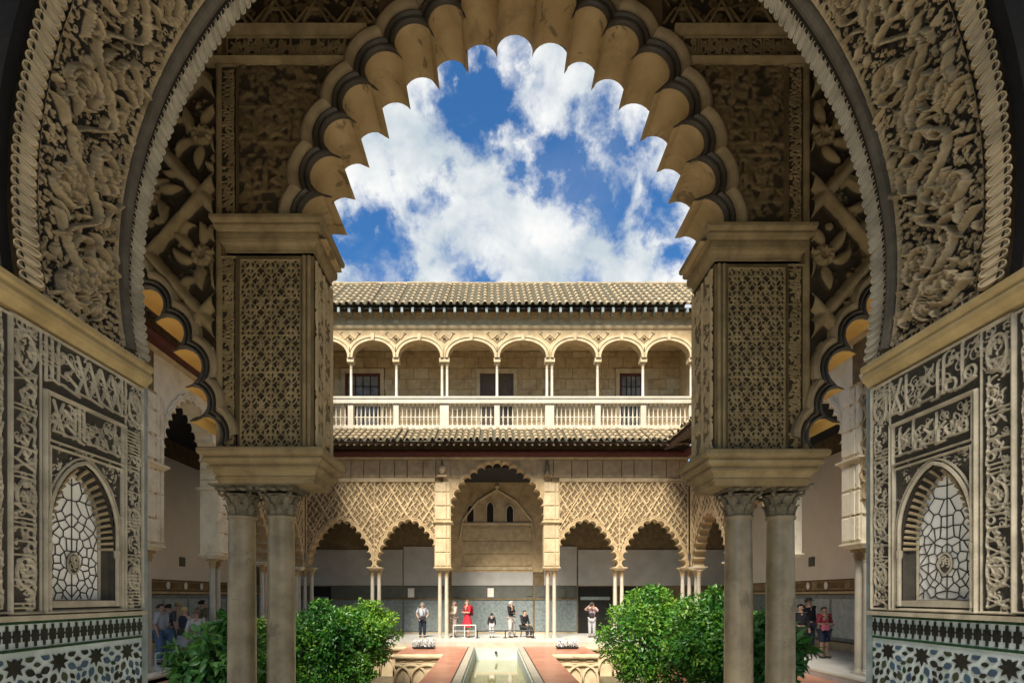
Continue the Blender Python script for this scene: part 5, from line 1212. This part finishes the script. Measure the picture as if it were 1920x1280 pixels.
for lab, px_, py_, Y, rpx, seed, n in (('bushy orange tree beside the pool, darker right half of the left pair', 688, 1188, 14.0, 58, 3, 9000),
                                        ('bright green orange tree between the left marble columns and its darker neighbour', 610, 1204, 13.0, 72, 4, 12000),
                                        ('broad orange tree with yellowish top right of the pool, before the far columns', 1216, 1198, 13.4, 92, 5, 15000),
                                        ('dark green tree behind the right pair of marble columns', 1345, 1205, 11.5, 95, 6, 13000),
                                        ('small round shrub filling the gap below the left pair of orange trees', 655, 1268, 12.8, 44, 12, 4500),
                                        ('low pale shrub at the foot of the left orange trees beside the inner column', 575, 1275, 12.4, 46, 8, 5000),
                                        ('small green tree showing between the two left marble columns', 486, 1225, 12.0, 62, 9, 6000)):
    x, y, z = at(px_, py_, Y); R_ = rpx * Y / 1000
    tree('orange_tree', lab, 'tree', x, y, z, ball(x, y, z, R_, 13, seed), int(n * 1.05), .115, .052, M['leaf'], seed, G_)
# two near shrubs: the leaves that show largest are leaves of their own
lf = MB(); L_ = .20
V = []; nseg = 5
for i in range(nseg + 1):
    t = i / nseg; w = .040 * math.sin(PI * min(1, t ** .8 * .96 + .02)) + .001; dz = -.05 * t * t; V += [(-w, L_ * t, dz + .010), (0, L_ * t, dz), (w, L_ * t, dz + .010)]
lf.add(V, [(i * 3 + j, i * 3 + j + 1, i * 3 + j + 4, i * 3 + j + 3) for i in range(nseg) for j in range(2)]); leaf_me = lf.mesh('leaf', M['leaf_big'], True)
for lab, px_, py_, Y, rpx, seed in (('near shrub of long glossy leaves left of the left marble columns', 412, 1238, 8.6, 78, 21), ('near shrub of long glossy leaves behind and right of the right marble columns', 1436, 1226, 8.2, 66, 22)):
    x, y, z = at(px_, py_, Y); R_ = rpx * Y / 1000; r = random.Random(seed); cl = ball(x, y, z, R_, 9, seed, .42, 8)
    t = tree('laurel_shrub', lab, 'shrub', x, y, z, cl, 2600, .19, .075, M['leaf_big'], seed, 'near shrubs of long leaves')
    for o in t.children:
        if o.name.startswith('crown'): o['kind'] = 'stuff'
    for k in range(290):
        c = r.choice(cl); d = Vector((r.gauss(0, 1), -abs(r.gauss(0, 1)) - .1, r.gauss(.15, 1))).normalized()
        p = Vector(c[:3]) + d * c[3] * r.uniform(.93, 1.08); ax = (d + Vector((r.gauss(0, .45), r.gauss(0, .3), r.gauss(-.35, .4)))).normalized(); nn = (d * .6 + Vector((0, -.3, .8)) + Vector((r.gauss(0, .3), 0, r.gauss(0, .3)))).normalized()
        sx_ = ax.cross(nn).normalized(); nn = sx_.cross(ax); o = link('leaf', leaf_me, t); q = Matrix((sx_, ax, nn)).transposed().to_4x4() @ Matrix.Scale(r.uniform(.75, 1.2), 4); q.translation = p - wloc(t); o.matrix_local = q

# ------------------------------------------------------------------ people
def skin(name, V, Ed, rad, m, parent, roots=(0,), lv=1):
    me = bpy.data.meshes.new(name); me.from_pydata(V, Ed, []); me.materials.append(m); o = link(name, me, parent)
    md = o.modifiers.new('skin', 'SKIN'); md.use_smooth_shade = True; o.modifiers.new('sub', 'SUBSURF').levels = lv; o.modifiers['sub'].render_levels = lv
    if not me.skin_vertices: 
        me.attributes  # layer comes with the modifier
    ly = me.skin_vertices[0].data if me.skin_vertices else None
    if ly is None: return o
    for i, r_ in enumerate(rad): ly[i].radius = (r_, r_) if not isinstance(r_, tuple) else r_; ly[i].use_root = i in roots
    return o
BASE = dict(pel=(0, 0, .53), sp=(0, 0, .63), ch=(0, .005, .74), nk=(0, .0, .835), hd=(0, -.012, .905), tp=(0, -.005, .955),
            shL=(.10, 0, .80), elL=(.135, .02, .645), wrL=(.14, -.025, .51), hiL=(.05, 0, .505), knL=(.056, -.012, .28), anL=(.058, .012, .05), toL=(.066, -.075, .025),
            shR=(-.10, 0, .80), elR=(-.135, .02, .645), wrR=(-.14, -.025, .51), hiR=(-.05, 0, .505), knR=(-.056, -.012, .28), anR=(-.058, .012, .05), toR=(-.066, -.075, .025))
RAD = dict(pel=(.078, .062), sp=(.070, .055), ch=(.088, .062), nk=.030, hd=.053, tp=.040, sh=.040, el=.027, wr=.019, hi=.060, kn=.040, an=.026, to=.021)
def person(label, x, y, face, H, top, legs, hair, pose={}, skin_c=(.48, .29, .2), sleeves='short', low='trousers', lowcol2=None, extra=None, z=FL):
    t = thing('person', label, 'person', (x, y, z), 'visitors in the galleries', R(face)); P = dict(BASE); P.update(pose)
    P = {k: tuple(a * H for a in v) for k, v in P.items()}; rd = lambda k: (lambda r: tuple(q * H for q in r) if isinstance(r, tuple) else r * H)(RAD[k if k in RAD else k[:2]])
    ks = ['pel', 'sp', 'ch', 'nk', 'hd', 'tp'] + [a + s for s in 'LR' for a in ('sh', 'el', 'wr', 'hi', 'kn', 'an', 'to')]
    ix = {k: i for i, k in enumerate(ks)}; V = [P[k] for k in ks]; rad = [rd(k) for k in ks]
    Ed = [('pel', 'sp'), ('sp', 'ch'), ('ch', 'nk'), ('nk', 'hd'), ('hd', 'tp')] + [(a + s, b + s) for s in 'LR' for a, b in (('sh', 'el'), ('el', 'wr'), ('hi', 'kn'), ('kn', 'an'), ('an', 'to'))] + [('ch', 'sh' + s) for s in 'LR'] + [('pel', 'hi' + s) for s in 'LR']
    Ed = [(ix[a], ix[b]) for a, b in Ed]
    for s in 'LR':          # palm, four fingers and a thumb
        w = Vector(P['wr' + s]); d = (w - Vector(P['el' + s])).normalized(); sd = d.cross(Vector((0, 1, .2))).normalized(); fw = sd.cross(d)
        pi = len(V); V.append(tuple(w + d * .035 * H)); rad.append((.017 * H, .012 * H)); Ed.append((ix['wr' + s], pi))
        for k in range(5):
            o_ = (k - 1.5) * .009 if k < 4 else .018; a = len(V); ln = (.026, .031, .029, .022, .02)[k]
            V.append(tuple(w + d * (.052 if k < 4 else .03) * H + sd * o_ * H)); V.append(tuple(w + d * ((.052 if k < 4 else .03) + ln) * H + sd * o_ * (1.1 if k < 4 else 1.5) * H + fw * .008 * H)); rad += [.005 * H, .0042 * H]; Ed += [(pi, a), (a, a + 1)]
    skin('body', V, Ed, rad, cmat(skin_c, .55), t)
    def garment(nm, keys, eds, grow, c):
        i2 = {k: i for i, k in enumerate(keys)}; rr = [tuple(q + grow * H for q in rd(k)) if isinstance(rd(k), tuple) else rd(k) + grow * H for k in keys]
        return skin(nm, [P[k] for k in keys], [(i2[a], i2[b]) for a, b in eds], rr, cmat(c), t)
    ar = [a + s for s in 'LR' for a in (('sh', 'el') if sleeves == 'short' else ('sh', 'el', 'wr'))] if sleeves else ['shL', 'shR']
    P['tb'] = tuple(Vector(P['nk']) * .45 + Vector(P['ch']) * .55); RAD['tb'] = .055
    RAD['pel'] = (.080, .064)
    garment('shirt', ['pel', 'sp', 'ch', 'tb'] + ar, [('pel', 'sp'), ('sp', 'ch'), ('ch', 'tb')] + [('ch', 'sh' + s) for s in 'LR'] + ([('sh' + s, 'el' + s) for s in 'LR'] if sleeves else []) + ([('el' + s, 'wr' + s) for s in 'LR'] if sleeves == 'long' else []), .010, top)
    if low in ('trousers', 'shorts'):
        P['kx'] = P['knL']
        kk = [a + s for s in 'LR' for a in (('hi', 'kn', 'an') if low == 'trousers' else ('hi', 'kn'))]
        garment('trousers' if low == 'trousers' else 'shorts', ['pel'] + kk, [('pel', 'hi' + s) for s in 'LR'] + [('hi' + s, 'kn' + s) for s in 'LR'] + ([('kn' + s, 'an' + s) for s in 'LR'] if low == 'trousers' else []), .014, legs)
    else:
        sk = MB(); zt, zb = P['sp'][2] - .03 * H, P['knL'][2] + (.0 if low == 'skirt' else -.1 * H); n = 18; rows = []
        for i in range(6):
            f = i / 5; rr = (.078 + .085 * f ** .7) * H; rows.append([(rr * math.cos(2 * PI * k / n) * (1 + .06 * f * math.cos(5 * 2 * PI * k / n)), P['pel'][1] + rr * .8 * math.sin(2 * PI * k / n) * (1 + .06 * f * math.cos(5 * 2 * PI * k / n)), zt + (zb - zt) * f) for k in range(n)])
        sk.grid(rows, True); link('skirt', sk.mesh('skirt', cmat(legs), True), t)
    hd, tp = Vector(P['hd']), Vector(P['tp']); hb = MB(); rows = []
    for i in range(7):
        th = PI * .62 * i / 6; r_ = .060 * H * math.sin(th) + .001; cy = .016 * H * (i / 6)
        rows.append([(hd.x + r_ * math.cos(q), hd.y + cy + r_ * 1.06 * math.sin(q) * (1 if math.sin(q) > 0 else (.95 if i < 4 else .25)), hd.z + .018 * H + .056 * H * math.cos(th)) for q in np.linspace(0, 2 * PI, 12, False)])
    hb.grid(rows, True); link('hair', hb.mesh('hair', cmat(hair), True), t)
    fb = MB()
    for s in (-1, 1): fb.lathe([(0, -.006 * H), (.006 * H, 0), (0, .006 * H)], (hd.x + s * .019 * H, hd.y - .052 * H, hd.z + .004 * H), 6)
    fb.tube([(hd.x - .014 * H, hd.y - .05 * H, hd.z - .03 * H), (hd.x, hd.y - .053 * H, hd.z - .031 * H), (hd.x + .014 * H, hd.y - .05 * H, hd.z - .03 * H)], .003 * H, 4); link('eyes_and_mouth', fb.mesh('face', cmat((.06, .03, .025))), t)
    nb = MB(); nb.tube([(hd.x, hd.y - .048 * H, hd.z + .004 * H), (hd.x, hd.y - .066 * H, hd.z - .014 * H)], [.005 * H, .010 * H], 5)
    for s in (-1, 1): nb.lathe([(0, -.014 * H), (.008 * H, 0), (0, .014 * H)], (hd.x + s * .054 * H, hd.y + .004 * H, hd.z - .004 * H), 6)
    link('nose_and_ears', nb.mesh('nose', cmat(skin_c, .55)), t)
    for s in 'LR':
        a, b = Vector(P['an' + s]), Vector(P['to' + s]); sb = MB(); sb.tube([a + Vector((0, .02 * H, -.022 * H)), (a + b) / 2 + Vector((0, 0, -.008 * H)), b + Vector((0, -.012 * H, -.002 * H))], [.03 * H, .031 * H, .022 * H], 8, flat=.75); link('shoe', sb.mesh('shoe', cmat((.05, .045, .04)), True), t)
    if extra:
        for e in extra:
            mb = MB()
            if e[0] == 'backpack':
                c = Vector(P['ch']); rows = [[(c.x + sx * w * H, c.y + (.07 + dy) * H, c.z + dz * H) for sx, dy in ((-1, 0), (-.9, .07), (.9, .07), (1, 0))] for w, dz in ((.055, -.17), (.075, -.15), (.08, -.02), (.07, .06), (.04, .085))]
                mb.grid(rows, True); mb.f.append(tuple(range(4))); mb.mi.append(0); mb.f.append((16, 17, 18, 19)); mb.mi.append(0)
                for s in (-1, 1): mb.tube([(c.x + s * .06 * H, c.y + .07 * H, c.z + .05 * H), (c.x + s * .065 * H, c.y - .02 * H, c.z + .085 * H), (c.x + s * .06 * H, c.y - .075 * H, c.z), (c.x + s * .07 * H, c.y + .06 * H, c.z - .14 * H)], .010 * H, 5)
            elif e[0] == 'bag':
                c = Vector(P['pel']) + Vector(e[2]) * H; mb.bev(c.x - .07 * H, c.x + .07 * H, c.y - .03 * H, c.y + .03 * H, c.z - .06 * H, c.z + .05 * H, .015 * H); mb.tube([(c.x, c.y, c.z + .05 * H), Vector(P['ch']) + Vector((.03, -.075, 0)) * H, Vector(P['shR']) + Vector((0, 0, .05)) * H], .007 * H, 4)
            elif e[0] == 'camera':
                c = (Vector(P['wrL']) + Vector(P['wrR'])) / 2 + Vector((0, -.03, .03)) * H; mb.box(c.x - .045 * H, c.x + .045 * H, c.y - .02 * H, c.y + .02 * H, c.z - .03 * H, c.z + .03 * H); V0 = mb; mb.tube([(c.x, c.y - .02 * H, c.z), (c.x, c.y - .06 * H, c.z)], .024 * H, 8)
            elif e[0] == 'hat':
                mb.lathe([(.075, 0), (.078, .008), (.05, .012), (.048, .045), (.02, .055), (0, .056)], (0, 0, 0), 14); mb.v = [(a * H + hd.x, b * H + hd.y, c * H + hd.z + .035 * H) for a, b, c in mb.v]
            link(e[0], mb.mesh(e[0], cmat(e[1])), t)
    return t
SIT = dict(pel=(0, 0, .30), sp=(0, -.01, .40), ch=(0, -.02, .51), nk=(0, -.03, .605), hd=(0, -.05, .675), tp=(0, -.045, .725), shL=(.10, -.02, .57), elL=(.13, -.06, .42), wrL=(.08, -.17, .36), shR=(-.10, -.02, .57), elR=(-.13, -.06, .42), wrR=(-.08, -.17, .36),
           hiL=(.055, -.02, .28), knL=(.07, -.24, .28), anL=(.07, -.22, .05), toL=(.075, -.31, .025), hiR=(-.055, -.02, .28), knR=(-.07, -.24, .28), anR=(-.07, -.22, .05), toR=(-.075, -.31, .025))
PHOTO = dict(elL=(.17, -.08, .72), wrL=(.05, -.13, .86), elR=(-.19, -.07, .76), wrR=(-.06, -.13, .88), hd=(0, -.025, .90))
CROSS = dict(elL=(.15, -.02, .65), wrL=(-.02, -.10, .66), elR=(-.15, -.02, .65), wrR=(.03, -.11, .64))
POCK = dict(elL=(.17, .03, .66), wrL=(.10, -.06, .53), elR=(-.17, .03, .66), wrR=(-.10, -.06, .53))
def ptx(x, Y): return (x - 926) * Y / 1000
person('man in patterned white shirt and navy trousers, left of the central left columns', ptx(792, 21.3), 21.3, 4, 1.42, (.50, .51, .54), (.02, .025, .045), (.30, .29, .28), POCK, extra=[('bag', (.03, .03, .04), (.02, -.1, .02))])
person('person with curly fair hair in pale beige clothes, half hidden behind the central column', ptx(852, 21.2), 21.2, -70, 1.46, (.50, .42, .34), (.36, .30, .25), (.32, .19, .10), CROSS, sleeves='long')
person('woman in a red dress with dark red backpack, by the pool end', ptx(876, 21.15), 21.15, -55, 1.52, (.52, .02, .03), (.55, .02, .035), (.22, .13, .07), CROSS, low='skirt', extra=[('backpack', (.16, .01, .03))])
person('small child in black hooded top and white trousers, at the middle of the far gallery', ptx(922, 21.0), 21.0, 180, 1.0, (.015, .015, .017), (.62, .62, .60), (.02, .016, .014), dict(), sleeves='long')
person('white-haired person in black top leaning with legs apart, near the pool axis', ptx(958, 21.1), 21.1, 60, 1.48, (.012, .012, .014), (.50, .47, .43), (.62, .60, .57), dict(CROSS, anL=(.16, -.02, .05), toL=(.20, -.09, .025), knL=(.11, -.03, .28), hiL=(.06, 0, .505)), sleeves='long')
person('person in dark clothes sitting on a low stool behind the rail', ptx(982, 21.45), 21.45, 40, 1.44, (.02, .02, .024), (.035, .032, .03), (.03, .022, .018), SIT, sleeves='long')
person('person in grey trousers and pinkish top raising a camera, right of the central columns', ptx(1110, 21.2), 21.2, -15, 1.44, (.52, .38, .40), (.40, .39, .39), (.10, .06, .04), PHOTO, extra=[('camera', (.02, .02, .02)), ('backpack', (.40, .10, .18)), ('bag', (.03, .025, .03), (.0, -.1, .10))])
person('man in grey T-shirt and jeans at the left edge, beside the left arcade column', ptx(301, 12.9), 12.9, 95, 1.50, (.42, .43, .45), (.10, .17, .28), (.06, .045, .035))
person('dark-haired visitor with a pale backpack in the left gallery crowd', ptx(316, 14.0), 14.0, 170, 1.48, (.07, .07, .07), (.12, .18, .27), (.025, .02, .018), extra=[('backpack', (.42, .42, .43))])
person('blond woman in dark navy top with hand on hip, back turned, in the left gallery', ptx(346, 13.2), 13.2, 165, 1.42, (.03, .035, .055), (.46, .44, .42), (.50, .34, .14), dict(elR=(-.20, .05, .66), wrR=(-.09, -.01, .54)), sleeves=None, low='skirt', extra=[('bag', (.05, .05, .05), (-.06, .12, .02))])
person('visitor in white shirt partly behind the near left shrub', ptx(368, 12.8), 12.8, 200, 1.36, (.60, .60, .60), (.30, .30, .31), (.20, .13, .08), sleeves='long')
person('dark-haired visitor in olive patterned top, farthest right of the left gallery crowd', ptx(379, 14.6), 14.6, 150, 1.58, (.16, .15, .08), (.09, .085, .07), (.018, .015, .014))
person('visitor in sandy clothes and straw hat deep in the left gallery crowd', ptx(333, 15.2), 15.2, 140, 1.50, (.42, .33, .22), (.20, .18, .14), (.25, .17, .09), extra=[('hat', (.50, .40, .22))])
person('woman in dark red top and knee-length navy shorts holding a bag, in the right gallery', ptx(1545, 14.2), 14.2, 10, 1.40, (.20, .02, .035), (.02, .026, .05), (.05, .03, .025), dict(CROSS), (.30, .17, .11), low='shorts', extra=[('bag', (.42, .10, .14), (-.05, -.1, .06))])
person('visitor in black jacket and cap behind the right near shrub', ptx(1516, 15.4), 15.4, 15, 1.62, (.015, .015, .02), (.03, .03, .04), (.02, .018, .016), sleeves='long', extra=[('hat', (.06, .06, .06))])
person('dark-dressed visitor beside the right marble column, head above the shrub', ptx(1501, 14.8), 14.8, -10, 1.46, (.02, .02, .025), (.03, .03, .03), (.018, .015, .013), sleeves='long')
st_ = thing('stool', 'low dark stool under the seated person behind the rail', 'stool', (ptx(982, 21.45), 21.45, FL))
MB().lathe([(.15, .34), (.155, .36), (.15, .385), (0, .39)], wloc(st_), 14).build('seat', M['metal'], st_)
for k in range(4): a = k * PI / 2 + .6; q = wloc(st_); MB().tube([(q.x + .17 * math.cos(a), q.y + .17 * math.sin(a), q.z), (q.x + .11 * math.cos(a), q.y + .11 * math.sin(a), q.z + .345)], .012, 6).build('leg', M['metal'], st_)
# low barrier rails
def rail(label, p, q, h, n, m='rail'):
    t = thing('barrier_rail', label, 'barrier', (p[0], p[1], FL), 'low barrier rails in the galleries'); P, Q = Vector(p + (FL,)), Vector(q + (FL,))
    MB().tube([P + Vector((0, 0, h)), Q + Vector((0, 0, h))], .022, 8).build('rail', M[m], t); MB().tube([P + Vector((0, 0, h * .55)), Q + Vector((0, 0, h * .55))], .012, 6).build('rail', M[m], t)
    for k in range(n):
        o = P.lerp(Q, k / (n - 1)); MB().lathe([(.10, 0), (.10, .02), (.022, .035), (.022, h), (0, h + .01)], o, 10).build('post', M[m], t)
rail('low pale rail across the far gallery in front of the visitors', (ptx(850, 20.95), 20.95), (ptx(892, 20.95), 20.95), .50, 3); rail('low dark rail slanting up past the seated person in the far gallery', (ptx(895, 20.9), 20.9), (ptx(1000, 20.9), 20.9), .30, 3, 'metal')
rail('low white rail before the crowd in the left gallery', (ptx(292, 12.4), 12.4), (ptx(348, 12.8), 12.8), .32, 3)
# trays of white blossom on the arms of the walk
for lab, x in (('tray of curled white flowers on the left arm of the red walk', 795), ('tray of curled white flowers on the right arm of the red walk', 1063)):
    c = Vector(at(x, 1213, 17.6)); c.z = DK; t = thing('flower_tray', lab, 'flower tray', c, 'trays of white flowers'); r = random.Random(x)
    MB().ring(c.x - .30, c.x + .30, c.y - .2, c.y + .2, [(0, DK), (.03, DK + .02), (.06, DK + .07), (.05, DK + .075), (.0, DK + .05)]).build('tray', M['wood_dark'], t)
    mb = MB()
    for k in range(46):
        q = Vector((c.x + r.uniform(-.33, .33), c.y + r.uniform(-.2, .2), DK + .06)); a = r.uniform(0, 6.28); rr_ = r.uniform(.05, .09); h_ = r.uniform(.06, .17); pts = []
        for s in np.linspace(0, 4.6, 9): pts.append(q + Vector((rr_ * math.cos(s) * math.cos(a), rr_ * math.cos(s) * math.sin(a), h_ + rr_ * math.sin(s) * 1.2)))
        mb.tube([q] + pts, [.008] + [.02] * 8 + [.006], 5, flat=.4)
    o = mb.build('blossoms', M['white_paint'], t, True); o['kind'] = 'stuff'
# lantern and small statue on the frieze beside the central arch
for x, nm, lab in ((829, 'wall_lantern', 'small shield-shaped lantern on the frieze left of the central arch'), (1026, 'statuette', 'small dark statuette on the frieze right of the central arch')):
    c = Vector(at(x, 893, YF - .12)); t = thing(nm, lab, 'lantern' if 'lantern' in nm else 'statue', c)
    if x == 829:
        MB().lathe([(.0, .06), (.09, .12), (.15, .26), (.16, .34), (.12, .40), (.0, .42)], c, 8).build('shield', M['stucco_light'], t, True); MB().lathe([(.0, .42), (.05, .44), (.03, .52), (.05, .56), (0, .62)], c, 8).build('finial', M['brown'], t, True); MB().box(c.x - .17, c.x + .17, c.y - .06, YF - .02, c.z, c.z + .06).build('bracket', M['stucco_light'], t)
    else:
        MB().box(c.x - .13, c.x + .13, c.y - .08, YF - .02, c.z, c.z + .05).build('bracket', M['brown'], t); MB().lathe([(.10, .05), (.11, .15), (.08, .30), (.10, .42), (.035, .48), (.055, .54), (.05, .60), (0, .64)], c, 10).build('figure', M['capital'], t, True)
# ------------------------------------------------------------------ build units -> metres, floor at zero
for o in list(C.objects):
    if o.parent is None:
        o.location = (Vector(o.location) + Vector((0, 0, EYE))) * S
        if o.type not in ('CAMERA', 'LIGHT'): o.scale = Vector(o.scale) * S
